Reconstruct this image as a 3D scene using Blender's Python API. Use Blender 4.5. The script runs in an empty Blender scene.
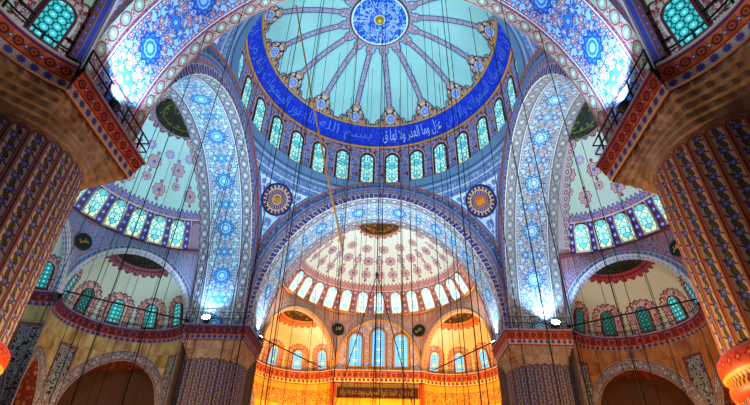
import bpy, math, random
import numpy as np
from mathutils import Vector, Matrix

random.seed(7)
np.random.seed(7)
PI = math.pi
SC = bpy.context.scene
COL = SC.collection

# ------------------------------------------------------------------ camera
# z = 0 is the springing line of the great arches; the floor lies 17.1 m below it
FLOOR = -17.1
F_PX, CX, CY, CZ, YAW, PITCH, ROLL = 478.4178, 1.0799, -30.0576, -15.4898, -0.0348, 0.6104, 0.0278
cy_, sy_, cp_, sp_ = math.cos(YAW), math.sin(YAW), math.cos(PITCH), math.sin(PITCH)
fwd = Vector((sy_ * cp_, cy_ * cp_, sp_))
right = Vector((cy_, -sy_, 0))
up = right.cross(fwd)
r2 = right * math.cos(ROLL) + up * math.sin(ROLL)
u2 = -right * math.sin(ROLL) + up * math.cos(ROLL)
cam_d = bpy.data.cameras.new('camera')
cam = bpy.data.objects.new('camera', cam_d)
COL.objects.link(cam)
cam_d.sensor_fit = 'HORIZONTAL'
cam_d.sensor_width = 36
cam_d.lens = F_PX * 36 / 750
cam_d.clip_start = 0.05
cam_d.clip_end = 300
cam.matrix_world = Matrix(((r2.x, u2.x, -fwd.x, CX), (r2.y, u2.y, -fwd.y, CY), (r2.z, u2.z, -fwd.z, CZ), (0, 0, 0, 1)))
SC.camera = cam

# ------------------------------------------------------------------ world, exposure
w = bpy.data.worlds.new('world')
SC.world = w
w.use_nodes = True
w.node_tree.nodes['Background'].inputs[0].default_value = (0.45, 0.62, 1.0, 1)
w.node_tree.nodes['Background'].inputs[1].default_value = 0.03
SC.view_settings.view_transform = 'Standard'
SC.view_settings.look = 'None'
SC.view_settings.exposure = 0.12
SC.view_settings.gamma = 1.0
SC.view_settings.use_curve_mapping = False
SC.cycles.max_bounces = 5
SC.cycles.diffuse_bounces = 3
SC.cycles.caustics_reflective = False
SC.cycles.caustics_refractive = False
SC.cycles.sample_clamp_indirect = 6.0

# ------------------------------------------------------------------ lights
LG = 1.0


def spot(name, loc, target, power, col, size=80, blend=.7, rad=.25):
    d = bpy.data.lights.new(name, 'SPOT')
    d.energy = power * LG
    d.color = col
    d.spot_size = math.radians(size)
    d.spot_blend = blend
    d.shadow_soft_size = rad
    o = bpy.data.objects.new(name, d)
    COL.objects.link(o)
    o.location = loc
    o.rotation_euler = (Vector(target) - Vector(loc)).to_track_quat('-Z', 'Y').to_euler()
    return o


def point(name, loc, power, col, rad=.4):
    d = bpy.data.lights.new(name, 'POINT')
    d.energy = power * LG
    d.color = col
    d.shadow_soft_size = rad
    o = bpy.data.objects.new(name, d)
    COL.objects.link(o)
    o.location = loc
    return o


COOL = (.58, .90, .98)
BLUE = (.36, .72, 1.0)
NEUT = (.85, .96, 1.0)
WARM = (1.0, .60, .22)
AMBER = (1.0, .46, .05)
for sx in (-1, 1):
    # floodlights standing on the cornices of the four piers
    spot('flood_light', (sx * 15.4, 11.3, .6), (sx * 14.6, 7.0, 14), 6200, BLUE, 120, rad=.12)
    spot('flood_light', (sx * 11.3, 15.4, .6), (sx * 8.0, 14.6, 14), 2000, NEUT, 120, rad=.12)
    spot('flood_light', (sx * 11.3, -14.9, .6), (sx * 7.5, -14.8, 14), 6800, BLUE, 120, rad=.12)
    spot('flood_light', (sx * 15.4, -11.3, .6), (sx * 14.6, -7.0, 14), 4500, BLUE, 120, rad=.12)
    # added spots without fixtures, aimed into the vaults
    spot('vault_light', (sx * 8.6, 8.6, -2.5), (sx * -2, 2, 26), 5700, COOL, 110, rad=.12)
    spot('vault_light', (sx * 8.6, -8.6, -2.5), (sx * -2, 6, 26), 5700, COOL, 110, rad=.12)
    spot('vault_light', (sx * 16.6, -10.6, 1.0), (sx * 22, 5, 10), 4600 if sx < 0 else 3600, COOL if sx < 0 else NEUT, 120, rad=.12)
    spot('vault_light', (sx * 17.0, 9.5, 1.0), (sx * 24, 7.5, 6), 800 if sx < 0 else 500, COOL if sx < 0 else NEUT, 130, rad=.12)
    spot('vault_light', (sx * 10.8, 16.6, 1.0), (sx * -2, 22, 11), 2700, NEUT, 120, rad=.12)
    spot('vault_light', (sx * 9.0, -19.5, .3), (sx * 14, -21, 5), 420, COOL, 150, rad=.12)
    # warm light of the chandeliers, then amber spots added for the far end
    point('chandelier_light', (sx * 7, 6, -12.5), 900, WARM)
    point('chandelier_light', (sx * 9, -11, -12.5), 1300 if sx < 0 else 1800, WARM)
    point('chandelier_light', (sx * 21, 6, -11), 2400 if sx < 0 else 2600, WARM if sx < 0 else AMBER)
    spot('chandelier_light', (sx * 7.0, 21.4, -6.6), (sx * 9.5, 26, -2.5), 5500, AMBER, 125, rad=.4)  # added amber spot brightening the far wall, no fixture
    spot('wall_washer', (sx * 7.5, 20.5, -1.6), (sx * 8, 22.0, 6), 200, AMBER, 130)  # added amber spot brightening the far exedra vaults, no fixture
spot('chandelier_light', (0, 21.4, -6.6), (0, 25.3, -3), 5000, AMBER, 125, rad=.4)  # added amber spot for the middle of the far wall


# ------------------------------------------------------------------ material language
def H(h):
    c = [int(h[i:i + 2], 16) / 255 for i in (0, 2, 4)]
    return tuple(((x + .055) / 1.055) ** 2.4 if x > .04045 else x / 12.92 for x in c)


G = None


class X:
    __slots__ = ('v',)

    def __init__(s, v): s.v = v

    def __add__(s, o): return mth('ADD', s, o)
    __radd__ = __add__

    def __sub__(s, o): return mth('SUBTRACT', s, o)

    def __rsub__(s, o): return mth('SUBTRACT', o, s)

    def __mul__(s, o): return mth('MULTIPLY', s, o)
    __rmul__ = __mul__

    def __truediv__(s, o): return mth('DIVIDE', s, o)

    def __rtruediv__(s, o): return mth('DIVIDE', o, s)

    def __neg__(s): return mth('MULTIPLY', s, -1.0)


def mth(op, a, b=None, c=None, clamp=False):
    n = G.nodes.new('ShaderNodeMath')
    n.operation = op
    n.use_clamp = clamp
    for i, q in enumerate((a, b, c)):
        if q is None: continue
        if isinstance(q, X): G.links.new(q.v, n.inputs[i])
        else: n.inputs[i].default_value = float(q)
    return X(n.outputs[0])


def ab(a): return mth('ABSOLUTE', a)
def mn(a, b): return mth('MINIMUM', a, b)
def mx(a, b): return mth('MAXIMUM', a, b)
def fr(a): return mth('FRACT', a)
def fl(a): return mth('FLOOR', a)
def sn(a): return mth('SINE', a)
def cs(a): return mth('COSINE', a)
def at2(a, b): return mth('ARCTAN2', a, b)
def hyp(a, b): return mth('SQRT', mth('MULTIPLY_ADD', a, a, b * b))
def ping(a, p): return mth('PINGPONG', a, p)
def gt(a, e, w=.03): return mth('MULTIPLY_ADD', a, 1 / w, .5 - e / w, clamp=True)     # 1 where a > e
def ins(d, w=.03): return mth('MULTIPLY_ADD', d, -1 / w, .5, clamp=True)               # 1 where d < 0
def line(d, hw, w=.03): return ins(ab(d) - hw, w)
def rep(x, p): return mth('MULTIPLY_ADD', fr(x * (1 / p)), p, -p / 2)
def AND(a, b): return a * b
def band(x, a, b, w=.03): return gt(x, a, w) * ins(x - b, w)


def mix(f, a, b):
    n = G.nodes.new('ShaderNodeMix')
    n.data_type = 'RGBA'
    if isinstance(f, X): G.links.new(f.v, n.inputs[0])
    else: n.inputs[0].default_value = f
    for i, q in ((6, a), (7, b)):
        if isinstance(q, str): q = H(q)
        if isinstance(q, tuple): n.inputs[i].default_value = (*q, 1)
        else: G.links.new(q, n.inputs[i])
    return n.outputs[2]


def lay(base, *pairs):                       # paint layers over a base colour
    for m, c in pairs: base = mix(m, base, c)
    return base


def vec(a, b, c=0.0):
    n = G.nodes.new('ShaderNodeCombineXYZ')
    for i, q in enumerate((a, b, c)):
        if isinstance(q, X): G.links.new(q.v, n.inputs[i])
        else: n.inputs[i].default_value = q
    return n.outputs[0]


def UVc(name):
    n = G.nodes.new('ShaderNodeUVMap')
    n.uv_map = name
    s = G.nodes.new('ShaderNodeSeparateXYZ')
    G.links.new(n.outputs[0], s.inputs[0])
    return X(s.outputs[0]), X(s.outputs[1])


def POS():
    n = G.nodes.new('ShaderNodeNewGeometry')
    s = G.nodes.new('ShaderNodeSeparateXYZ')
    G.links.new(n.outputs[0], s.inputs[0])
    return X(s.outputs[0]), X(s.outputs[1]), X(s.outputs[2])


def vor(u, v, s, feature='F1', rnd=.8):
    n = G.nodes.new('ShaderNodeTexVoronoi')
    n.voronoi_dimensions = '2D'
    n.feature = feature
    n.inputs['Scale'].default_value = 1.0 / s
    n.inputs['Randomness'].default_value = rnd
    G.links.new(vec(u, v), n.inputs['Vector'])
    d = X(n.outputs['Distance'])
    if feature == 'DISTANCE_TO_EDGE': return d, None
    sp = G.nodes.new('ShaderNodeSeparateColor')
    G.links.new(n.outputs['Color'], sp.inputs[0])
    return d, X(sp.outputs[0])


def noi(u, v, s, detail=2.0, dim=0.0):
    n = G.nodes.new('ShaderNodeTexNoise')
    n.inputs['Scale'].default_value = 1.0 / s
    n.inputs['Detail'].default_value = detail
    G.links.new(vec(u, v, dim), n.inputs['Vector'])
    return X(n.outputs[0])


def mat(name, fn, rough=.75, metal=0.0, spec=.25):
    global G
    m = bpy.data.materials.new(name)
    m.use_nodes = True
    G = m.node_tree
    b = G.nodes['Principled BSDF']
    b.inputs['Roughness'].default_value = rough
    b.inputs['Metallic'].default_value = metal
    b.inputs['Specular IOR Level'].default_value = spec
    r = fn() if callable(fn) else fn
    em = 0
    if isinstance(r, tuple) and len(r) == 2: r, em = r
    if isinstance(r, str): r = H(r)
    if isinstance(r, tuple): b.inputs['Base Color'].default_value = (*r, 1)
    else: G.links.new(r, b.inputs['Base Color'])
    if em:
        if isinstance(r, tuple): b.inputs['Emission Color'].default_value = (*r, 1)
        else: G.links.new(r, b.inputs['Emission Color'])
        b.inputs['Emission Strength'].default_value = em
    return m


# ---- ornament motifs
def vloc(u, v, s, rnd):
    """voronoi cells: local coordinates about the nearest cell centre and a random value"""
    n = G.nodes.new('ShaderNodeTexVoronoi')
    n.voronoi_dimensions = '2D'
    n.inputs['Scale'].default_value = 1.0 / s
    n.inputs['Randomness'].default_value = rnd
    G.links.new(vec(u, v), n.inputs['Vector'])
    sp = G.nodes.new('ShaderNodeSeparateColor')
    G.links.new(n.outputs['Color'], sp.inputs[0])
    p = G.nodes.new('ShaderNodeSeparateXYZ')
    G.links.new(n.outputs['Position'], p.inputs[0])
    return u - X(p.outputs[0]), v - X(p.outputs[1]), X(sp.outputs[0]), X(sp.outputs[1])


def floral(u, v, s, bg, c1, c2, c3, vine=None, mir=None, flo=.34):
    if mir: u = ping(u, mir)
    col = mix(0.0, bg, bg)
    vine = vine or c2
    n = noi(u, v, s * 1.5, 1.0)
    col = mix(line(n - .5, .022, .02), col, vine)
    lx, ly, r, r2 = vloc(u + 17.3, v, s * .62, .9)
    sgn = gt(r, .5, .02) * 2.0 - 1.0
    leaf = hyp((lx + ly * sgn) * .9, (ly - lx * sgn) * .45) - s * .13
    col = mix(ins(leaf, s * .06), col, mix(gt(r2, .5, .02), c1, vine))
    lx, ly, r, r2 = vloc(u, v, s, .6)
    a = at2(ly, lx)
    d = hyp(lx, ly) - (cs(a * 5.0 + r2 * 9.0) * (.08 * s) + (r * .12 + flo - .08) * s)
    col = mix(ins(d - s * .07, s * .05), col, vine)
    col = mix(ins(d, s * .05), col, mix(gt(r, .5, .02), c1, c2))
    col = mix(line(d + s * .11, s * .025, s * .05), col, c3)
    return mix(ins(hyp(lx, ly) - s * .09, s * .05), col, c3)


def lobed(u, v, R, n=8, amp=.1, ph=0.0):
    a = at2(v, u)
    return hyp(u, v) - (cs(a * n + ph) * (amp * R) + R)


def roundel(col, u, v, R, ring, fill, core, n=8, amp=.09, w=.04):
    d = lobed(u, v, R, n, amp)
    h = hyp(u, v)
    a = at2(v, u)
    col = mix(ins(d, w), col, ring)
    col = mix(ins(d + R * .18, w), col, fill)
    pet = h - (ab(cs(a * (n / 2))) * (R * .3) + R * .32)
    col = mix(line(pet, R * .06, w), col, ring)
    return mix(ins(h - R * .28, w), col, core)


def chain(u, v, p, h, bg, ring, fill, core, edge, we=.06):
    """border strip: v runs 0..h, roundels every p metres between edge lines"""
    uu = rep(u, p)
    vv = v - h / 2
    R = h * .34
    col = floral(u, v, h * .3, bg, ring, fill, core)
    d = hyp(uu * (h / p), vv) - R
    col = mix(ins(d), col, fill)
    col = mix(line(d, .035, .03), col, ring)
    col = mix(ins(lobed(uu, vv, R * .45, 5, .25)), col, core)
    u3 = rep(u + p / 2, p)
    col = mix(ins(hyp(u3, vv) - R * .42), col, ring)
    col = mix(ins(hyp(u3, vv) - R * .18), col, core)
    return mix(ins(h / 2 - ab(vv) - we), col, edge)


def arch_sd(u, v, hw, top):                 # distance outside a round headed window of half width hw
    return hyp(u, mx(v - (top - hw), 0.0)) - hw


# ------------------------------------------------------------------ materials
M = {}


def m_soffit(bg, c1, c2, c3, vine, med, medr, medc, ch, bw=.85):
    def f():
        u, v = UVc('A')
        col = floral(u, ping(v - 2.5, 2.5), .60, bg, c1, c2, c3, vine=vine, mir=2.3)
        for (p, off, R, nn) in ((4.6, 0, .82, 10), (4.6, 2.3, .42, 6)):
            uu = rep(u + off, p)
            vv = v - 2.5
            col = roundel(col, uu, vv, R, medr, med, medc, nn, .09)
            if R > .5:
                col = mix(line(hyp(uu, vv) - R * .52, .04), col, medc)
                col = mix(line(hyp(uu, vv) - R * .70, .025), col, medr)
        e = ping(v, 2.5)
        b1 = chain(u, e * 1.0, 1.15, bw, *ch)
        col = mix(ins(e - bw), col, b1)
        return lay(col, (line(e - bw - .05, .04), ch[-1]), (line(e - bw - .15, .03), c3), (line(e - bw - .21, .025), medr))
    return f


M['soffit'] = mat('painted_soffit', m_soffit('b0d4e0', '4c98d0', '7c6894', 'd8ecec', '4474a8', '48a0e4', '2c68b0', 'a8dcf0',
                                             ('8c96a4', '4c4068', '8898a8', 'c8ccc8', '5c3c5c')))
M['soffit_brown'] = mat('painted_soffit_brown', m_soffit('a8b8c4', '4c74b0', '88605c', 'd0d8d4', '4c5c80', '7cb0d4', '3c5c90', 'b8d0dc',
                                                         ('8c8c90', '6c5460', '80888c', 'b8b8b0', '64505c')))
M['soffit_near'] = mat('painted_soffit_red', m_soffit('a4c8ec', '2454c8', 'a03c54', 'e8e8e4', '2c54a8', '3c84e0', '1440a8', '9cc8f0',
                                                      ('b4bcb8', 'a82c40', '94a89c', 'd8dcd0', 'a01c34')))


def f_face():                                 # wall band between arch and pendentive, v = 0..1
    u, v = UVc('A')
    uu = rep(u, .95)
    g = mix(0.0, '8d94a4', '8d94a4')
    d = hyp(uu, (v - .17) * 1.7)
    c = lay(mix(0.0, '33408e', '33408e'), (line(d - .27, .05), 'c8b8c0'), (ins(d - .13), '8a4a78'))
    u3 = rep(u, .7)
    c2 = lay(g, (ins(ab(lobed(u3, (v - .45) * 1.5, .19, 4, .2)) - .05), 'b05a52'), (ins(hyp(u3, (v - .45) * 1.5) - .07), '3a5aa0'))
    c = mix(gt(v, .33, .02), c, c2)
    c = mix(gt(v, .58, .02), c, '3c66b4')
    c = mix(gt(v, .66, .02), c, '8c3a38')
    c = mix(line(v - .69, .012, .01), c, 'd8b8a8')
    fl_ = floral(u, v * 1.8, .4, '48648c', '7094b8', '30508c', '8cacc0')
    c = mix(gt(v, .74, .02), c, fl_)
    return lay(c, (line(v - .01, .015, .01), 'd8d8d0'), (line(v - .33, .012, .01), 'c8ccd0'))


M['arch_face'] = mat('painted_arch_face', f_face)


def f_pend():
    a, b = UVc('A')                           # distances to the two arch planes
    s, z = UVc('B')
    e = mn(a, b)
    top = 16.2 - z
    base = floral(s, z, .55, '48609c', '6880b4', '2c4484', '8ca4c4', vine='6c8cb8')
    d, r = vor(ping(s, 1.3), z, .56, rnd=.5)
    cell = mix(gt(r, .5), '2c3c8c', '3c5cac')
    inner = lay(mix(0.0, 'b0c4e4', 'b0c4e4'), (ins(d - .40, .08), cell), (line(d - .2, .05, .08), '8ca4dc'))
    m = mn((e - .42) * 2.0, top - 1.7)
    col = mix(gt(m, 0), base, inner)
    col = mix(line(m, .07), col, 'c0d4ec')
    col = mix(line(m + .3, .04), col, '2c4c98')
    col = mix(ins(top - .45), col, '4c6c94')
    return lay(col, (line(top - .5, .05), '34507c'), (line(top - .25, .04), '8ca4c0'), (line(top - .02, .05), '283c68'), (line(top - 1.0, .04), 'a8bccc'), (ins(e - .16), '8a4440'))


M['pendentive'] = mat('painted_pendentive', f_pend)


def f_roundel():
    u, v = UVc('A')
    h = hyp(u, v)
    a = at2(v, u)
    ray = cs(a * 12.0 + mth('SINE', h * 6.0) * 1.4)
    ray2 = cs(a * 20.0)
    col = mix(0.0, '1c1c70', '1c1c70')
    g = ins(ab(ray) - .38, .2) * band(h, .5, 1.12)
    col = mix(g, col, 'c89a4c')
    col = mix(band(h, 1.2, 1.5) * gt(ray2, .2, .3), col, 'b89058')
    return lay(col, (line(h - 1.15, .04), 'd8b070'), (line(h - .48, .04), 'd8b070'),
               (ins(h - .44), '7a4a38'), (gt(h, 1.55), '181858'))


M['roundel'] = mat('navy_roundel', f_roundel, .5)
M['gold'] = mat('gold_leaf', H('d8a832'), .35, .6)
M['gold_dull'] = mat('dull_gold', H('8c7434'), .5, .3)
M['blue_letters'] = mat('pale_blue_lettering', H('5478e0'), .6)  # duller blue: letters washed out by the light, put into the colour
M['white_letters'] = mat('white_lettering', H('a4c0f0'), .6)


def f_drum():
    u, z = UVc('A')                           # azimuth fraction * 28, metres along the meridian
    x = rep(u, 1.0) * 2.86
    col = floral(x + 7, z, .62, '781c24', '3c60c4', 'a04440', 'd0d4e0', vine='b48884')
    xo = rep(u + .5, 1.0) * 2.86
    for zc, R in ((1.2, .34), (2.3, .36), (3.4, .34), (4.5, .36)):
        col = roundel(col, xo, z - zc, R, 'a8b4d8', '2c4cb0', '80a8e0', 6, .1)
    d = arch_sd(x, z, .86, 4.75)
    col = lay(col, (ins(d), '571820'), (line(d - .1, .05), 'c8a8a8'))
    col = mix(ins(z - .42), col, floral(x * 1.0, z, .4, '587898', '2c4c88', '8c5c64', 'a0b8cc'))
    col = mix(line(z - .42, .05), col, '2c3c60')
    col = mix(gt(z, 5.55), col, '74302c')
    col = mix(line(z - 5.5, .05), col, 'b8a890')
    col = mix(line(z - 5.85, .06), col, 'c8b890')
    return col


M['drum'] = mat('painted_drum', f_drum)


def f_dome():
    u, s = UVc('A')                           # azimuth * 16, meridian metres from top of the letter band
    r, z = UVc('B')
    W = r * (2 * PI / 16)
    x = rep(u, 1.0) * W
    ax = ab(x)
    tot = 12.1
    white = mix(noi(u * 3.0, s * .4, 1.2, 3), 'a8d4d0', '84bcc0')
    wr = .27
    rib = ax - wr
    lob = mn(mn(hyp(x, s - .75) - 1.15, hyp(x, s - 1.75) - .6), s - .38)
    lob = mn(lob, hyp(ax - 1.3, s - .45) - .5)
    ctr = hyp(x, s - 8.75) - .5
    ring = 8.85 - s + cs(u * (2 * PI)) * .3
    art = mn(mn(rib, lob), mn(ctr, ring))
    rb = floral(x, s, .42, 'a8acc0', '384890', '9c5c68', 'd0d8e0')
    cartB = floral(ax, s, .5, '38161c', 'c8a890', 'a0503c', 'd8ccbc', vine='b89c88')
    body = mix(ins(lob), rb, cartB)
    body = roundel(body, x, s - .95, .5, 'c8d4ec', '2c54c8', '8cb8ec', 6, .08)
    col = mix(ins(art), white, body)
    col = mix(line(art, .055), col, '2c3878')
    return mix(line(art - .14, .03), col, '7cb8c8')


M['dome'] = mat('painted_dome', f_dome)


def f_band():
    u, s = UVc('A')
    n = noi(u, s, .35, 2.0)
    col = mix(line(n - .5, .02, .02), '0c28c0', '2c5ce0')
    e = ping(s, 1.21)
    return lay(col, (ins(e - .12), 'b0a478'), (line(e - .17, .03), '0a1860'))


M['band'] = mat('blue_letter_band', f_band)


def f_medal():
    u, v = UVc('A')
    h = hyp(u, v)
    n = noi(u, v, .9, 1.5)
    col = mix(line(n - .5, .018, .02), '0c50d0', 'a8d8f4')
    n2 = noi(u + 9, v, .6, 1.0)
    col = mix(line(n2 - .5, .014, .02), col, '70b8ec')
    return lay(col, (gt(h, 2.78), 'd8e8ec'), (gt(h, 2.95), '4c4860'), (ins(h - .62), 'd0d4c8'), (line(h - .66, .04), '1c3c90'))


M['medal'] = mat('blue_medallion', f_medal)


# half dome shell: A = (phi/12.5deg cells, meridian metres above the sill), B = (horizontal radius, z)
def m_half(white, purple, blue, dark, crest, spots):
    def f():
        u, s = UVc('A')
        r, z = UVc('B')
        cw = r * math.radians(12.5)
        x = rep(u, 1.0) * cw
        xo = rep(u + .5, 1.0) * cw
        n = noi(u * 2.0, s, 1.3, 3)
        col = mix(n, white, mix(.18, white, '9c9080'))
        # rows of painted bosses
        for k, (sc, R, m, ph, c1, c2) in enumerate(spots):
            uu = rep(u * (1.0 / m) + ph, 1.0) * cw * m
            col = roundel(col, uu, s - sc, R, c1, 'b89ca0', c2, 8, .1)
            if k % 2 == 0:
                col = mix(ins(hyp(uu, s - sc - R - .22) - .17), col, c1)
                col = mix(ins(hyp(uu, s - sc + R + .22) - .17), col, c1)
        # crest
        cu = rep(u, .25) * cw
        cr = s - 3.05 - (mth('MULTIPLY', ab(cu), -1.8) + .75)
        cb = floral(x, s, .35, crest, purple, blue, 'c8b4b0')
        col = mix(ins(cr), col, cb)
        col = mix(line(cr, .05), col, dark)
        # window zone
        bz = mix(0.0, purple, purple)
        zz = rep(s, .72)
        bz = mix(ins(lobed(xo, zz, .26, 6, .12)), bz, blue)
        bz = mix(ins(hyp(xo, zz) - .1), bz, 'b8c8e4')
        bz = mix(line(ab(xo) - .38, .045), bz, 'c0b0ac')
        bz = mix(line(hyp(rep(xo, .36), rep(s + .36, .72)) - .12, .04), bz, dark)
        d = arch_sd(x, s, .68, 2.6)
        bz = mix(ins(d), bz, crest)
        col = mix(ins(s - 2.85), col, bz)
        col = lay(col, (line(s - 2.88, .06), 'c0b8b0'), (ins(s - .12), dark))
        # scalloped border next to the great arch
        fe = mn(u, 14.4 - u) * cw
        sc2 = fe - .5 - ab(sn(s * 4.0)) * .22
        eb = lay(mix(0.0, '9c9098', '9c9098'), (ins(hyp(fe - .26, rep(s, .6)) - .19), '84384a'), (ins(hyp(fe - .26, rep(s, .6)) - .08), 'b8c4b8'))
        col = mix(ins(sc2), col, eb)
        col = mix(line(sc2, .04), col, dark)
        # scalloped ring round the crown boss
        q = r - 2.35 - ab(cs(u * 2.4)) * .35
        col = mix(ins(q), col, floral(u, s, .35, crest, purple, dark, 'c0b8b0'))
        return mix(line(q, .05), col, dark)
    return f


SP_COOL = ((5.0, .62, 2.0, .0, '8a6480', '3c5cb0'), (5.7, .40, 2.0, .5, '8a6480', '3c5cb0'), (7.2, .66, 2.0, .5, '7c6c90', '4868b8'), (8.4, .42, 2.0, .0, '4a6cc8', '8cb4e0'))
SP_RED = ((5.0, .62, 2.0, .0, '8c3c48', '3c5cb0'), (5.7, .40, 2.0, .5, '8c3c48', '2c3c98'), (7.2, .66, 2.0, .5, '8c3c48', '3c5cb0'), (8.4, .42, 2.0, .0, '5c6cb8', '9cacd0'))
SP_FAR = ((4.9, .50, 1.0, .0, 'a06c68', '4a5a98'), (6.6, .55, 2.0, .25, '9c6470', '3c4c90'), (6.6, .42, 2.0, .75, '8c7488', 'c8a0a0'), (8.2, .52, 2.0, .0, 'a87468', '8c5c70'))
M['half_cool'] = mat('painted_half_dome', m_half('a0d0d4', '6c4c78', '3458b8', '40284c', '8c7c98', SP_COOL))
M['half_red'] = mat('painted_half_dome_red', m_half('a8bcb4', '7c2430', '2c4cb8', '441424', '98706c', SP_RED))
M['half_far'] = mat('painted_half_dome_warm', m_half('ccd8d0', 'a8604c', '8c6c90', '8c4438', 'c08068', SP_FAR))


# spandrels under a half dome: A = (arc metres, 0 at the small arch .. 1 at the sill)
def m_span(b1, b2, fill, tri):
    def f():
        u, v = UVc('A')
        col = floral(u, v * 2.2, .4, fill, tri, b2, 'c0b8b8')
        col = mix(ins(v - .30, .02), col, '8c94a0')
        col = mix(ins(v - .22, .02) * gt(rep(u, .5), -.1), col, b1)
        col = mix(ins(v - .07, .02), col, 'c0c8cc')
        col = mix(line(v - .32, .02, .02), col, b2)
        return mix(gt(v, .88, .02), col, b2)
    return f


M['span_cool'] = mat('painted_spandrel', m_span('3454a8', '70607c', '7888b0', '4468b8'))
M['span_red'] = mat('painted_spandrel_red', m_span('4454a0', '743440', '88707c', '3c54b0'))
M['span_far'] = mat('painted_spandrel_warm', m_span('b07848', 'a85c44', 'c89878', 'b07c70'))


# small vaults: A = (angle in degrees / 36, metres above ledge), B = (radius, z)
def m_ex(white, halo, dark):
    def f():
        u, s = UVc('A')
        r, z = UVc('B')
        cw = r * math.radians(36)
        x = rep(u, 1.0) * cw
        col = mix(noi(u * 3, s, 1.6, 3), white, mix(.3, white, 'a08868'))
        d = arch_sd(x, s, .62, 2.35)
        a = at2(mx(s - 1.7, 0.0), x)
        sc = d - .60 - ab(sn(mth('MULTIPLY_ADD', a, 9.0, mn(s, 1.7) * 12.0))) * .15
        hb = floral(x, s, .26, halo, dark, 'b8a0a0', 'd0c0c0')
        col = mix(ins(sc), col, hb)
        col = mix(line(sc, .045), col, dark)
        col = mix(line(d - .1, .06), col, 'c8b8b8')
        q = r - 2.8 - ab(cs(u * 8.0)) * .25
        qb = lay(mix(0.0, halo, halo), (line(r - 2.55, .06), dark), (line(rep(u, .19) * 3, .06), dark))
        col = mix(ins(q), col, qb)
        return mix(line(q, .04), col, dark)
    return f


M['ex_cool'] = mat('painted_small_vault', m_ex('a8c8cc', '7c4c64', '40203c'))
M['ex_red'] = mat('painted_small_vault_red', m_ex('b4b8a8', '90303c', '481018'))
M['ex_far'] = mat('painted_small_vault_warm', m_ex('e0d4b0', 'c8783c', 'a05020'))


def f_tymp():                                 # flat wall below the far half dome
    u, v = UVc('A')
    col = floral(ab(u), v, .5, 'd0b490', 'b87850', '8c7890', 'e0cca8')
    d = arch_sd(u, v, .85, 4.9)
    for q in (d, arch_sd(ab(u) - 2.65, v, .85, 4.3)):
        col = lay(col, (ins(q - .12), 'c08840'), (line(q - .16, .05), '8c5030'))
    return col


M['tympanum'] = mat('painted_tympanum', f_tymp)


def f_half_medal(c1, c2):
    def f():
        u, v = UVc('A')
        col = mix(gt(noi(u, v, .35, 2), .6, .04), c1, c2)
        h = hyp(u, v)
        return mix(line(h - 1.2, .04), col, c2)
    return f


M['boss_green'] = mat('dark_green_boss', f_half_medal('0c1810', '5c6420'), .5)
M['boss_gold'] = mat('dark_gold_boss', f_half_medal('3c2408', '9c6414'), .5)
M['boss_black'] = mat('dark_boss', f_half_medal('0c1416', '2c3828'), .5)


def f_shaft(cream, frame1, frame2, dark):
    def f():
        u, z = UVc('A')                       # flute index, metres below the flute heads
        x = rep(u, 1.0) * .66
        d = arch_sd(x, z * -1.0 * -1.0, .245, 0.0)
        i = fr(u * .5)
        zz = z + fl(u) * .37
        zc = rep(zz, 1.15)
        w1 = sn(z * 5.46 + fl(u) * 2.0)
        bg = mix(ins(ab(rep(zz + x * .8, .575)) - .035, .05), cream, dark)
        bg = mix(line(x - w1 * .12, .025, .03), bg, '3c4c2c')
        q1 = rep(zz + .29, .575)
        q0 = x + w1 * .05
        leaf = hyp(q0 + q1 * .35, (q1 - q0 * .5) * .42) - .078
        bg = mix(ins(leaf - .025, .02), bg, dark)
        col = mix(ins(leaf, .02), bg, '5c5020')
        flw = lobed(x - w1 * .05, rep(zz, .575), .125, 5, .25)
        col = mix(ins(flw - .02, .02), col, dark)
        col = mix(ins(flw, .02), col, '4850a8')
        col = mix(ins(flw + .075, .02), col, '9898cc')
        dd = arch_sd(x, z, .235, 0.0)
        out = lay(mix(0.0, frame2, frame2), (line(dd - .075, .018, .02), '3c1820'))
        col = mix(ins(dd, .02), out, col)
        col = mix(line(dd, .02, .02), col, frame1)
        # above the flute heads: plain painted stone
        return mix(gt(z - (mth('MULTIPLY', ab(x), -.5) + .12), 0.0, .02), col, 'a88c78')
    return f


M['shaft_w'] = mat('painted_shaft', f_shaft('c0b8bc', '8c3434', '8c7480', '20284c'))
M['shaft_far'] = mat('painted_shaft_dim', f_shaft('8c8890', '6c3440', '6c5c68', '1c2448'))  # darker copy of the shaft paint, shade on the far piers in its colours
M['shaft_o'] = mat('painted_shaft_orange', f_shaft('c0ac94', 'c04818', 'b87858', '20264c'))  # orange frames, with the warm light's tint also put into the colours


def f_stone(c1, c2, c3, ara=None):
    def f():
        u, v = UVc('A')
        row = fl(v * .85)
        bx = fr(u * .55 + row * .5)
        j = mx(ins(fr(v * .85) - .04, .04), ins(bx - .03, .03))
        n = noi(u * .9, v * .3, .8, 5)
        n2 = noi(u * 1.5 + row * 3.1, v * .6, 1.4, 3)
        col = mix(mth('MULTIPLY_ADD', n, 3.4, -1.2, clamp=True), c1, c2)
        col = mix(mth('MULTIPLY_ADD', n2, 3.0, -1.2, clamp=True), col, c3)
        col = mix(j * .45, col, '3c2c20')
        if ara:
            m = mx(ins(u - 1.9), band(u, 10.1, 12.0)) * gt(v, 2.5)
            fp = floral(u, v, .42, '1c2034', '7c8490', '707888', '1c2034', vine='8c94a0')
            edge = mx(line(u - 1.75, .1), mx(line(u - 10.25, .1), mx(line(u - 11.85, .1), line(v - 2.65, .1))))
            col = mix(m, col, mix(edge, fp, ara))
        return col
    return f


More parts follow.
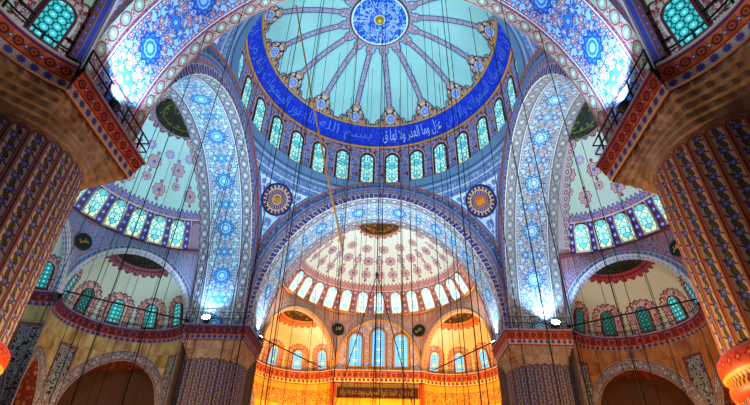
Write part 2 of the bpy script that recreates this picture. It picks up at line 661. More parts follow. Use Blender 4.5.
M['stone'] = mat('veined_marble', f_stone('a08c58', '6c4420', 'b8b088', '6c4438'), .5)
M['stone_dark'] = mat('brown_marble', f_stone('9c6038', '5c3018', 'a87848', '5c2420'), .5)
M['corbel'] = mat('grey_brown_stone', f_stone('9c8478', '745c50', 'b8a498'), .7)
M['plaster_dark'] = mat('dim_plaster', H('4c3028'), .8)  # dark brown paints the gloom of the aisles behind the arches


def f_gold_wall():
    x, y, z = POS()
    u, v = UVc('A')
    n = noi(u, v, .9, 4)
    j = mx(ins(fr(v * .9) - .05, .05), ins(fr(u * .55 + fl(v * .9) * .5) - .02, .03))
    col = mix(mth('MULTIPLY_ADD', n, 2.0, -.5, clamp=True), 'f4b448', 'd08424')  # amber light on the marble put into its base colour
    col = mix(j * .45, col, '94602c')
    # painted arabesque field
    f2 = floral(u, v, .42, 'd0a04c', '7c3414', 'a85820', 'e0b868', vine='7c3414')
    return mix(band(v, 2.0, 3.6) , col, f2)


M['gold_wall'] = mat('honey_marble', f_gold_wall, .5)


def f_gold_plain():
    u, v = UVc('A')
    n = noi(u, v, 1.1, 4)
    j = mx(ins(fr(v * .9) - .05, .05), ins(fr(u * .5 + fl(v * .9) * .5) - .02, .03))
    col = mix(mth('MULTIPLY_ADD', n, 2.0, -.5, clamp=True), 'f4b448', 'd88c28')  # amber light deepens the stone's base colour here as well
    return mix(j * .45, col, '94602c')


M['gold_plain'] = mat('plain_honey_marble', f_gold_plain, .5)


def f_cornice(lip, red, motif, blue, cream):
    def f():
        u, v = UVc('A')                       # v: metres from the top inner edge
        uu = rep(u, .62)
        u2 = rep(u + .31, .62)
        col = mix(0.0, red, red)
        # red band with circles and stepped squares
        c = hyp(uu, v - .98)
        rb = lay(mix(gt(rep(u, 1.24), 0, .02), red, motif), (ins(c - .21), '4c1410'), (ins(c - .12), red), (ins(c - .05), '2c0c14'),
                 (ins(ab(u2) + ab(v - .98) - .13), '2c2c6c'), (ins(ab(u2) + ab(v - .98) - .06), cream))
        col = mix(band(v, .68, 1.28), col, rb)
        # palmettes
        pu = rep(u, .5)
        pm = lobed(pu, v - 1.52, .16, 9, .22)
        pb = lay(mix(0.0, cream, cream), (ins(pm), blue), (ins(hyp(pu, v - 1.42) - .05), '8c2c30'))
        col = mix(gt(v, 1.32), col, pb)
        col = mix(gt(v, 1.78), col, '8c3428')
        return lay(col, (ins(v - .52), lip), (line(v - .62, .045), '2c2c94'), (line(v - 1.3, .035), '8c1c18'), (line(v - 1.76, .03), cream))
    return f


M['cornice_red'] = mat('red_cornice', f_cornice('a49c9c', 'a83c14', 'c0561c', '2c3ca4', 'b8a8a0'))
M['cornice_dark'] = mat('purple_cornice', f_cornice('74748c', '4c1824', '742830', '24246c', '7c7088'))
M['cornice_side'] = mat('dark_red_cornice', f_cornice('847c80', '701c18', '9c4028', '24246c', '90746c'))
M['cornice_far'] = mat('warm_cornice', f_cornice('d8b888', 'b04420', 'c86430', '5c2c50', 'e0c088'))


def f_voussoir():
    u, v = UVc('A')
    col = floral(u, v, .3, '5c5c70', '2c2c48', '8c8494', 'b0a8b0')
    return lay(col, (ins(ping(v, .45) - .07), '8c8088'), (line(ping(v, .45) - .1, .03), '3c1c2c'))


def m_archivolt(c1, c2, c3, c4):
    def f():
        u, v = UVc('A')
        col = lay(mix(0.0, c1, c1), (gt(v, .5), c3), (ins(hyp(rep(u, .42), (v - .25) * .8) - .13), c2), (ins(hyp(rep(u, .42), (v - .25) * .8) - .05), c4))
        col = mix(gt(v, .5) * ins(ab(rep(u, .42)) * 1.2 + ab(v - .75) * .7 - .13), col, c2)
        return lay(col, (line(v - .5, .03), c4), (gt(v, .95), c4))
    return f


M['archivolt'] = mat('blue_archivolt', m_archivolt('a8b4c8', '3c58a8', '8898b8', 'c8d4dc'))
M['archivolt_far'] = mat('warm_archivolt', m_archivolt('c8a878', '905040', 'b88c60', 'd8c49c'))
M['archivolt_near'] = mat('dark_archivolt', m_archivolt('5c3034', '28348c', '28348c', '8c5c50'))
M['voussoir'] = mat('painted_voussoir', f_voussoir)


def f_red_soffit():
    u, v = UVc('A')
    col = floral(u, v, .55, '74241c', '3c2030', '8c4c3c', 'a06c54', vine='4c1c20')
    return col


M['red_soffit'] = mat('red_painted_vault', f_red_soffit)


def f_ringm():
    u, v = UVc('A')
    uu = rep(u, .42)
    col = mix(0.0, 'd03c08', 'd03c08')
    col = lay(col, (ins(lobed(uu, v - .55, .13, 4, .3)), '8c1c10'), (ins(hyp(uu, v - .55) - .05), 'f08c20'))
    col = mix(gt(v, .95), col, mix(gt(rep(u, .21), 0, .04), 'f0a428', '6c1c0c'))
    return lay(col, (line(v - .9, .05), 'f0b030'), (line(v - .2, .04), 'f08c20'), (gt(v, 1.35), 'c8481c'))


M['ring'] = mat('red_gold_ring', f_ringm, .45)
M['iron'] = mat('dark_iron', H('16161c'), .5, .6)
M['cable'] = mat('dark_cable', H('14141a'), .6)
M['rope'] = mat('orange_rope', H('c8782c'), .8)
M['lamp_body'] = mat('grey_lamp_body', H('3c4048'), .5, .5)


def m_emit(col, k):
    return mat('lamp_glass', lambda: (H(col), k), .3)


M['lens'] = m_emit('c8f0ff', 60)
M['lens_soft'] = m_emit('e8f6ff', 9)
M['frame_red'] = mat('window_frame_red', H('5c2430'), .6)
M['frame_pale'] = mat('window_frame_pale', H('a8a4a0'), .6)
M['frame_gold'] = mat('window_frame_gold', H('c88840'), .6)


def m_pane(c_bg, c_a, c_b, lead, k, mode):
    def f():
        u, v = UVc('A')
        if mode == 'swirl':
            d, r = vor(ab(u), v, .42)
            de, _ = vor(ab(u), v, .42, 'DISTANCE_TO_EDGE')
            col = mix(gt(r, .6, .05), mix(gt(r, .3, .05), c_bg, c_a), c_b)
            col = mix(ins(de - .07, .05), col, lead)
            e = arch_sd(u, v, .42, 3.3) if False else None
        elif mode == 'circles':
            a = rep(u, .36)
            b = rep(v, .36)
            h = hyp(a, b)
            col = lay(mix(0.0, lead, lead), (ins(h - .15), c_bg), (ins(h - .05), c_b))
            a2 = rep(u + .18, .36)
            b2 = rep(v + .18, .36)
            col = mix(ins(hyp(a2, b2) - .07), col, c_a)
        else:                                   # lattice with a coloured diamond column
            a = rep(u, .34)
            b = rep(v, .42)
            col = mix(ins(ab(a) * 1.2 + ab(b) - .2), c_bg, c_a)
            col = mix(ins(ab(u) * 1.4 + ab(rep(v, 1.3)) - .32), col, c_b)
            col = mix(mx(line(ab(a) - .16, .02), line(ab(b) - .2, .02)), col, lead)
        return col, k
    return f


M['pane_pale'] = mat('pale_stained_glass', m_pane('58b8c0', '9ce0dc', 'd0e8c0', '245c70', .62, 'swirl'), .2)
M['pane_warm'] = mat('warm_stained_glass', m_pane('8cd4e8', 'c0e8f0', 'e0f0dc', '6c94a4', .8, 'swirl'), .2)
M['pane_teal'] = mat('teal_stained_glass', m_pane('3cb4c0', '2c9490', '90e8e0', '103c40', .5, 'circles'), .2)
M['pane_dim'] = mat('dim_stained_glass', m_pane('1c6468', '38806c', '48a8a0', '101c20', .3, 'circles'), .2)
M['pane_blue'] = mat('blue_stained_glass', m_pane('90d4f4', '58b0ec', 'c8dc60', '3868b0', .95, 'lattice'), .2)


# ------------------------------------------------------------------ mesh helpers
def link(o, parent=None):
    COL.objects.link(o)
    if parent is not None: o.parent = parent
    return o


def tag(o, label=None, cat=None, group=None, kind=None):
    if label: o['label'] = label
    if cat: o['category'] = cat
    if group: o['group'] = group
    if kind: o['kind'] = kind
    return o


def empty(name, loc=(0, 0, 0), rz=0.0, label=None, cat=None, group=None):
    o = bpy.data.objects.new(name, None)
    COL.objects.link(o)
    o.location = loc
    o.rotation_euler = (0, 0, rz)
    o.empty_display_size = .3
    return tag(o, label, cat, group)


class MB:
    def __init__(s):
        s.v, s.f, s.a, s.b, s.sm = [], [], [], [], []

    def grid(s, P, A=None, B=None, smooth=True, flip=False):
        P = np.asarray(P, float)
        m, n = P.shape[:2]
        o = len(s.v)
        s.v.extend(map(tuple, P.reshape(-1, 3)))
        for i in range(m - 1):
            for j in range(n - 1):
                q = [(i, j), (i + 1, j), (i + 1, j + 1), (i, j + 1)]
                if flip: q.reverse()
                s.f.append([o + a * n + b for a, b in q])
                s.sm.append(smooth)
                for a, b in q:
                    s.a.append(tuple(A[a][b]) if A is not None else (0, 0))
                    s.b.append(tuple(B[a][b]) if B is not None else (0, 0))
        return s

    def poly(s, pts, A=None, smooth=False):
        o = len(s.v)
        s.v.extend(map(tuple, pts))
        s.f.append(list(range(o, o + len(pts))))
        s.sm.append(smooth)
        for i in range(len(pts)):
            s.a.append(tuple(A[i]) if A is not None else (0, 0))
            s.b.append((0, 0))
        return s

    def box(s, c, h, R=None):
        R = R or Matrix.Identity(3)
        c = Vector(c)
        p = [c + R @ Vector((x * h[0], y * h[1], z * h[2])) for x in (-1, 1) for y in (-1, 1) for z in (-1, 1)]
        for q in ((0, 1, 3, 2), (4, 6, 7, 5), (0, 4, 5, 1), (2, 3, 7, 6), (0, 2, 6, 4), (1, 5, 7, 3)):
            s.poly([p[i] for i in q])
        return s

    def tube(s, pts, r, n=6, closed=False):
        pts = [Vector(p) for p in pts]
        rings = []
        L = len(pts)
        for i, p in enumerate(pts):
            if closed: t = pts[(i + 1) % L] - pts[i - 1]
            else: t = pts[min(i + 1, L - 1)] - pts[max(i - 1, 0)]
            t.normalize()
            a = t.orthogonal() if abs(t.z) > .95 else t.cross(Vector((0, 0, 1)))
            if abs(t.z) > .95: a = Vector((1, 0, 0)) - t * t.x
            a.normalize()
            b = t.cross(a)
            rings.append([tuple(p + a * (r * math.cos(2 * PI * k / n)) + b * (r * math.sin(2 * PI * k / n))) for k in range(n + 1)])
        if closed: rings.append(rings[0])
        s.grid(rings)
        if not closed:
            s.poly(rings[0][:-1][::-1])
            s.poly(rings[-1][:-1])
        return s

    def build(s, name, m, parent=None):
        me = bpy.data.meshes.new(name)
        me.from_pydata(s.v, [], s.f)
        for nm, dat in (('A', s.a), ('B', s.b)):
            uv = me.uv_layers.new(name=nm)
            uv.data.foreach_set('uv', np.asarray(dat, np.float32).ravel())
        me.polygons.foreach_set('use_smooth', s.sm)
        me.materials.append(m)
        me.update()
        return link(bpy.data.objects.new(name, me), parent)


def basis(P, ex, ey, en):
    ex, ey, en = Vector(ex), Vector(ey), Vector(en)
    return Matrix(((ex.x, ey.x, en.x, P[0]), (ex.y, ey.y, en.y, P[1]), (ex.z, ey.z, en.z, P[2]), (0, 0, 0, 1)))


# ------------------------------------------------------------------ windows
_wm = {}


def arch_outline(hw, h, n=14):
    pts = [(-hw, 0), (-hw, h - hw)]
    pts += [(-hw * math.cos(PI * k / n), h - hw + hw * math.sin(PI * k / n)) for k in range(1, n)]
    return pts + [(hw, h - hw), (hw, 0)]


def window(parent, P, en, h, hw, frame, pane, lab=None, upv=None):
    """round headed window: frame moulding with a glass pane inside; P = middle of the sill"""
    key = (round(h, 2), round(hw, 2), frame, pane)
    if key not in _wm:
        fw, fd = .11, .10
        o = arch_outline(hw + fw, h + fw)
        i = arch_outline(hw, h)
        i = [(a, max(b, 0)) for a, b in i]
        mb = MB()
        rows = []
        for (ox, oy), (ix, iy) in zip(o, i):
            rows.append([(ox, oy, -.15), (ox, oy, fd * .7), ((ox * .4 + ix * .6), (oy * .4 + iy * .6), fd), (ix, iy, fd * .7), (ix, iy, -.12)])
        mb.grid(rows, smooth=False)
        mb.box((0, -.06, 0), (hw + fw + .05, .07, fd * 1.2))
        fm = mb.build('window', M[frame], parent)
        pb = MB()
        ring = arch_outline(hw, h)
        c = (0, h * .45, .02)
        n = len(ring)
        for k in range(n):
            a, b = ring[k], ring[(k + 1) % n]
            pb.poly([c, (b[0], b[1], .02), (a[0], a[1], .02)], [c[:2], b, a])
        pm = pb.build('pane', M[pane], fm)
        _wm[key] = (fm.data, pm.data)
        w_ = fm
    else:
        w_ = link(bpy.data.objects.new('window', _wm[key][0]), parent)
        link(bpy.data.objects.new('pane', _wm[key][1]), w_)
    en = Vector(en).normalized()
    upv = Vector(upv) if upv is not None else Vector((0, 0, 1))
    ex = upv.cross(en).normalized()
    ey = en.cross(ex)
    w_.matrix_basis = basis(P, ex, ey, en)
    return w_


# ------------------------------------------------------------------ dimensions
b = 11.75          # half width of the great arches
K = 14.7           # their rise
C0, C1 = 12.3, 17.3   # planes of the arch faces
S_R = math.sqrt(317.3)
Z0 = 3.8
DR = 12.83
dome_prof = [(12.83, 16.65), (12.83, 18.5), (12.80, 20.5), (12.68, 22.4), (11.45, 24.62), (9.9, 26.05), (8.0, 27.25), (5.8, 28.15), (3.14, 28.75), (1.5, 28.95), (0.02, 29.0)]


def prof_dense(pr, n):
    pr = np.array(pr)
    s = np.r_[0, np.cumsum(np.hypot(*np.diff(pr, axis=0).T))]
    t = np.linspace(0, s[-1], n)
    # catmull-rom through the points
    out = []
    for q in t:
        k = min(np.searchsorted(s, q, 'right') - 1, len(pr) - 2)
        x = (q - s[k]) / (s[k + 1] - s[k])
        p0, p1, p2, p3 = pr[max(k - 1, 0)], pr[k], pr[k + 1], pr[min(k + 2, len(pr) - 1)]
        out.append(.5 * (2 * p1 + (p2 - p0) * x + (2 * p0 - 5 * p1 + 4 * p2 - p3) * x * x + (3 * p1 - p0 - 3 * p2 + p3) * x ** 3))
    return np.array(out), t


def revolve(mb, prof, s, nseg, ucount, off_az=0.0, a0=0.0, a1=2 * PI):
    az = np.linspace(a0, a1, nseg + 1)           # azimuth measured from +Y towards +X
    P = [[(r * math.sin(a), r * math.cos(a), z) for a in az] for r, z in prof]
    A = [[((a - off_az) / (2 * PI) * ucount + 100, sv) for a in az] for sv in s]
    B = [[(r, z) for a in az] for r, z in prof]
    return mb.grid(P, A, B, flip=True)


# ------------------------------------------------------------------ central dome
dome = empty('central_dome', (0, 0, 16.65), 0, 'huge central dome with blue letter band, sixteen painted ribs and a ring of arched windows', 'dome')
DZ = -16.65


def loc(pr): return [(r, z + DZ) for r, z in pr]


lower, s1 = prof_dense(dome_prof[:4], 24)
revolve(MB(), loc(lower), s1, 168, 28).build('drum', M['drum'], dome)
# u must be centred between windows at +-6.43 deg -> rep() centre at half cells
bandp = [dome_prof[3], (12.16, 23.45), dome_prof[4]]
bp, s2 = prof_dense([(12.66, 22.36), (12.2, 23.5), (11.45, 24.66)], 8)
sb = s2 / s2[-1] * 2.42
mb = MB()
az = np.linspace(0, 2 * PI, 169)
mb.grid([[(r * math.sin(a), r * math.cos(a), z + DZ) for a in az] for r, z in bp], [[(12 * a, sv) for a in az] for sv in sb], flip=True)
band_o = mb.build('inscription_band', M['band'], dome)
up_, s3 = prof_dense(dome_prof[4:], 40)
revolve(MB(), loc(up_), s3, 192, 16, math.radians(6.3 - 11.25)).build('dome_shell', M['dome'], dome)
# cornice rings
for (r, z, t, m_) in ((12.72, 16.75, .16, 'frame_pale'), (12.58, 22.32, .11, 'frame_gold'), (11.38, 24.66, .09, 'frame_gold')):
    MB().tube([(r * math.sin(a), r * math.cos(a), z + DZ) for a in np.linspace(0, 2 * PI, 120, endpoint=False)], t, 6, True).build('ring_moulding', M[m_], dome)
# windows of the drum
for k in range(28):
    a = 2 * PI * (k + .5) / 28
    window(dome, (12.78 * math.sin(a), 12.78 * math.cos(a), 17.15 + DZ), (-math.sin(a), -math.cos(a), 0), 4.05, .66, 'frame_red', 'pane_pale')
# crown medallion
mb = MB()
rr_ = [0.0, .6, 1.3, 2.0, 2.6, 3.0, 3.14]
zz_ = [28.86, 28.86, 28.84, 28.78, 28.70, 28.64, 28.72]
azs = np.linspace(0, 2 * PI, 65)
mb.grid([[(r * math.sin(a), r * math.cos(a), z + DZ) for a in azs] for r, z in zip(rr_, zz_)], [[(r * math.sin(a), r * math.cos(a)) for a in azs] for r in rr_])
medal = mb.build('crown_medallion', M['medal'], dome)
mb = MB()
br = [(.02, -.42), (.2, -.38), (.38, -.2), (.46, 0)]
mb.grid([[(r * math.sin(a), r * math.cos(a), 28.84 + z + DZ) for a in np.linspace(0, 2 * PI, 25)] for r, z in br])
mb.build('gilded_boss', M['gold'], medal)

# ------------------------------------------------------------------ Arabic lettering (presentation forms, right to left)
FORMS = {  # letter: isolated, final, initial, medial code points
    'ا': (0xFE8D, 0xFE8E, 0, 0), 'ب': (0xFE8F, 0xFE90, 0xFE91, 0xFE92), 'ت': (0xFE95, 0xFE96, 0xFE97, 0xFE98),
    'ج': (0xFE9D, 0xFE9E, 0xFE9F, 0xFEA0), 'ح': (0xFEA1, 0xFEA2, 0xFEA3, 0xFEA4), 'خ': (0xFEA5, 0xFEA6, 0xFEA7, 0xFEA8), 'د': (0xFEA9, 0xFEAA, 0, 0),
    'ذ': (0xFEAB, 0xFEAC, 0, 0), 'ر': (0xFEAD, 0xFEAE, 0, 0), 'ز': (0xFEAF, 0xFEB0, 0, 0), 'س': (0xFEB1, 0xFEB2, 0xFEB3, 0xFEB4),
    'ض': (0xFEBD, 0xFEBE, 0xFEBF, 0xFEC0), 'ع': (0xFEC9, 0xFECA, 0xFECB, 0xFECC), 'غ': (0xFECD, 0xFECE, 0xFECF, 0xFED0),
    'ف': (0xFED1, 0xFED2, 0xFED3, 0xFED4), 'ق': (0xFED5, 0xFED6, 0xFED7, 0xFED8), 'ك': (0xFED9, 0xFEDA, 0xFEDB, 0xFEDC),
    'ل': (0xFEDD, 0xFEDE, 0xFEDF, 0xFEE0), 'م': (0xFEE1, 0xFEE2, 0xFEE3, 0xFEE4), 'ن': (0xFEE5, 0xFEE6, 0xFEE7, 0xFEE8),
    'ه': (0xFEE9, 0xFEEA, 0xFEEB, 0xFEEC), 'و': (0xFEED, 0xFEEE, 0, 0), 'ي': (0xFEF1, 0xFEF2, 0xFEF3, 0xFEF4), 'ص': (0xFEB9, 0xFEBA, 0xFEBB, 0xFEBC)}


def shape(t):
    t = t.replace('لا', '\x01')
    out = []
    for i, ch in enumerate(t):
        if ch == ' ':
            out.append(' ')
            continue
        prev = t[i - 1] if i else ' '
        nxt = t[i + 1] if i + 1 < len(t) else ' '
        join_prev = prev in FORMS and FORMS[prev][2] != 0
        if ch == '\x01':
            out.append(chr(0xFEFC if join_prev else 0xFEFB))
            continue
        f = FORMS[ch]
        join_next = f[2] != 0 and nxt != ' '
        out.append(chr(f[3] if join_prev and join_next else f[1] if join_prev else f[2] if join_next else f[0]))
    return ''.join(reversed(out))


def text_faces(t, size=1.0, bold=.012):
    c = bpy.data.curves.new('lettering_source', 'FONT')
    c.body = shape(t)
    c.size = size
    c.resolution_u = 3
    c.offset = bold
    o = bpy.data.objects.new('lettering_source', c)
    COL.objects.link(o)
    bpy.context.view_layer.update()
    me = o.to_mesh()
    V = np.array([v.co[:2] for v in me.vertices])
    Fs = [list(p.vertices) for p in me.polygons]
    o.to_mesh_clear()
    bpy.data.objects.remove(o)
    bpy.data.curves.remove(c)
    return V, Fs


def fit(V, w, h):
    mi, ma = V.min(0), V.max(0)
    return (V - (mi + ma) / 2) / (ma - mi) * [w, h]


def wrap(V, Fs, f, name, m, parent):
    mb = MB()
    mb.v = [f(x, y) for x, y in V]
    mb.f = Fs
    n = sum(len(q) for q in Fs)
    mb.a = mb.b = [(0, 0)] * n
    mb.sm = [False] * len(Fs)
    return mb.build(name, m, parent)


def on_band(x, y):                            # x metres along the band centre, y metres up the slope
    t = min(max(y / 2.42 + .5, 0), 1) * (len(bp) - 1)
    k = min(int(t), len(bp) - 2)
    r, z = bp[k] + (bp[k + 1] - bp[k]) * (t - k)
    a = x / 12.1
    nr, nz = -.9 * .06, -.45 * .06
    return ((r + nr) * math.sin(a), (r + nr) * math.cos(a), z + nz + DZ)


words = ['عزل وما العدر ولا لها ق', 'ان الله يمسك السموات والارض', 'ان تزولا ولئن زالتا'.replace('ئ', 'ي'), 'ان امسكهما من احد من بعده', 'انه كان حليما غفورا', 'الله نور السموات والارض', 'بسم الله']
span = 2 * PI * 12.1
pos = 0.1                                   # left end of the first phrase, in metres from the middle
lens_ = [7.6, 13.0, 10.0, 13.0, 11.0, 13.0, 7.0]
x0 = pos
for wd, L in zip(words, lens_):
    V, Fs = text_faces(wd, 1, .0)
    V = fit(V, L - .5, 1.45)
    wrap(V, Fs, (lambda x, y, c=x0 + L / 2: on_band(x + c, y)), 'lettering', M['white_letters' if wd == words[0] else 'blue_letters'], band_o)
    x0 -= 0
    x0 = x0 + L + .1
for k, wd in enumerate(['الله نور', 'محمد', 'السموات', 'والارض', 'الله', 'الرحمن']):
    V, Fs = text_faces(wd.replace('ة', 'ه'), 1, .02)
    V = fit(V, 2.0, 1.35)
    t = 2 * PI * k / 6

    def fm_(x, y, t=t):
        a = t + x / 1.7
        r = 1.72 + y
        return (r * math.sin(a), r * math.cos(a), 28.66 + DZ + (2.0 - r) * .06)
    wrap(V, Fs, fm_, 'lettering', M['white_letters'], medal)


# ------------------------------------------------------------------ pendentives and great arches
QUAD = {'far right': 0, 'far left': PI / 2, 'near left': PI, 'near right': -PI / 2}
PEND_LAB = {
    'far left': 'blue painted pendentive left of the far arch, holding the navy and gold roundel',
    'far right': 'blue painted pendentive right of the far arch, its roundel with an orange centre',
    'near left': 'blue painted pendentive above the left great arch, cut off by the near arch',
    'near right': 'blue painted pendentive above the right great arch, cut off by the near arch'}
ns, nt = 44, 60
pm = MB()
P, A, B = [], [], []
for j in range(nt + 1):
    zz = 16.75 * (j / nt)
    rr = math.sqrt(S_R ** 2 - (zz - Z0) ** 2)
    a0_ = math.acos(min(1.0, C0 / rr))
    rp, ra, rb_ = [], [], []
    for i in range(ns + 1):
        az_ = a0_ + (PI / 2 - 2 * a0_) * i / ns
        x, y = rr * math.cos(az_), rr * math.sin(az_)
        rp.append((x, y, zz))
        ra.append((C0 - x, C0 - y))
        rb_.append(((az_ - PI / 4) * 13, zz))
    P.append(rp)
    A.append(ra)
    B.append(rb_)
pm.grid(P, A, B)
pend_mesh = None
for qn, rz in QUAD.items():
    e = empty('pendentive', (0, 0, 0), rz, PEND_LAB[qn], 'pendentive')
    if pend_mesh is None:
        o = pm.build('painted_surface', M['pendentive'], e)
        pend_mesh = o.data
    else:
        o = link(bpy.data.objects.new('painted_surface', pend_mesh), e)
    # roundel on the sphere
    az_ = PI / 4
    zr_ = 13.3
    r_ = math.sqrt(S_R ** 2 - (zr_ - Z0) ** 2)
    n_ = -Vector((r_ * math.cos(az_), r_ * math.sin(az_), zr_ - Z0)).normalized()
    Pc = Vector((r_ * math.cos(az_), r_ * math.sin(az_), zr_)) + n_ * .13
    mb = MB()
    ra_ = [(.01, .0), (.4, .0), (1.0, -.01), (1.5, -.02), (1.62, .05), (1.74, .02), (1.78, -.15)]
    aa = np.linspace(0, 2 * PI, 49)
    mb.grid([[(r * math.cos(a), r * math.sin(a), z) for a in aa] for r, z in ra_], [[(r * math.cos(a), r * math.sin(a)) for a in aa] for r, z in ra_])
    rd = mb.build('roundel', M['roundel'], e)
    ex = Vector((0, 0, 1)).cross(n_).normalized()
    rd.matrix_basis = basis(Pc, ex, n_.cross(ex), n_)
    V, Fs = text_faces('الله' if 'left' in qn else 'محمد', 1, .02)
    V = fit(V, .78, .55) if 'left' in qn else fit(V, .9, .6)
    wrap(V, Fs, lambda x, y: (x, y, .05), 'lettering', M['gold'], rd)
    if qn == 'far right':
        mb = MB()
        mb.grid([[(r * math.cos(a), r * math.sin(a), .03) for a in aa] for r in (.01, .3, .56)])
        mb.build('orange_centre', mat('orange_centre_paint', H('c8541c'), .6), rd)

ARCH_LAB = {
    0: 'great far arch framing the warm lit half dome, pale blue painted soffit',
    PI / 2: 'great left arch with light blue floral soffit and grey border bands',
    PI: 'great near arch crossing the top of the view with blue and red floral soffit',
    -PI / 2: 'great right arch with blue and brown floral soffit lit by a floodlight'}
NA = 96
tau = np.linspace(0, PI, NA + 1)
ix, iz = b * np.cos(tau), K * np.sin(tau)
arc = np.r_[0, np.cumsum(np.hypot(np.diff(ix), np.diff(iz)))]
arc = arc - arc[-1] / 2 + 100 * 4.6
mb = MB()
ys = np.linspace(C0, C1, 7)
mb.grid([[(ix[i], y - C0, iz[i]) for y in ys] for i in range(NA + 1)], [[(arc[i], y - C0) for y in ys] for i in range(NA + 1)])
sof_mb = mb
ph = np.linspace(-math.asin(Z0 / 12.88), PI + math.asin(Z0 / 12.88), NA + 1)
ox_, oz_ = 12.88 * np.cos(ph), Z0 + 12.88 * np.sin(ph)
fmb = MB()
fr_ = [0, .02, .33, .34, .64, .66, .72, .74, 1.0]
rel = [0, -.06, -.06, 0, 0, -.09, -.09, 0, 0]      # moulding relief towards the room
fmb.grid([[(ix[i] + (ox_[i] - ix[i]) * q, rl, iz[i] + (oz_[i] - iz[i]) * q) for q, rl in zip(fr_, rel)] for i in range(NA + 1)],
         [[(arc[i], q) for q in fr_] for i in range(NA + 1)], smooth=False)
bmb = MB()
bmb.grid([[(ix[i] * q, C1 - C0 + .0, iz[i] * q) for q in (1, 1.04, 1.12)] for i in range(NA + 1)], [[(arc[i], q) for q in (0, .3, .6)] for i in range(NA + 1)], smooth=False)
am = {}
for rz, lab in ARCH_LAB.items():
    e = empty('great_arch', (-math.sin(rz) * C0, math.cos(rz) * C0, 0), rz, lab, 'arch')
    near = rz == PI
    sm_ = 'soffit_near' if near else 'soffit_brown' if rz < 0 else 'soffit'
    for nm, q, mm in (('painted_soffit', sof_mb, sm_), ('inner_face', fmb, 'arch_face'), ('outer_face', bmb, 'arch_face')):
        key = (nm, mm)
        if key not in am:
            am[key] = q.build(nm, M[mm], e).data
        else:
            link(bpy.data.objects.new(nm, am[key]), e)

# ------------------------------------------------------------------ half domes
D_ = 10.0
ZS = 6.9
PA = (11.75, 0.0)
PB = (5.0, 8.0)
NIGHT = math.radians(12.5)


def ell(phi, z):
    q = math.sqrt(max(1 - (z / K) ** 2, 0))
    return (b * math.cos(phi) * q, D_ * math.sin(phi) * q, z)


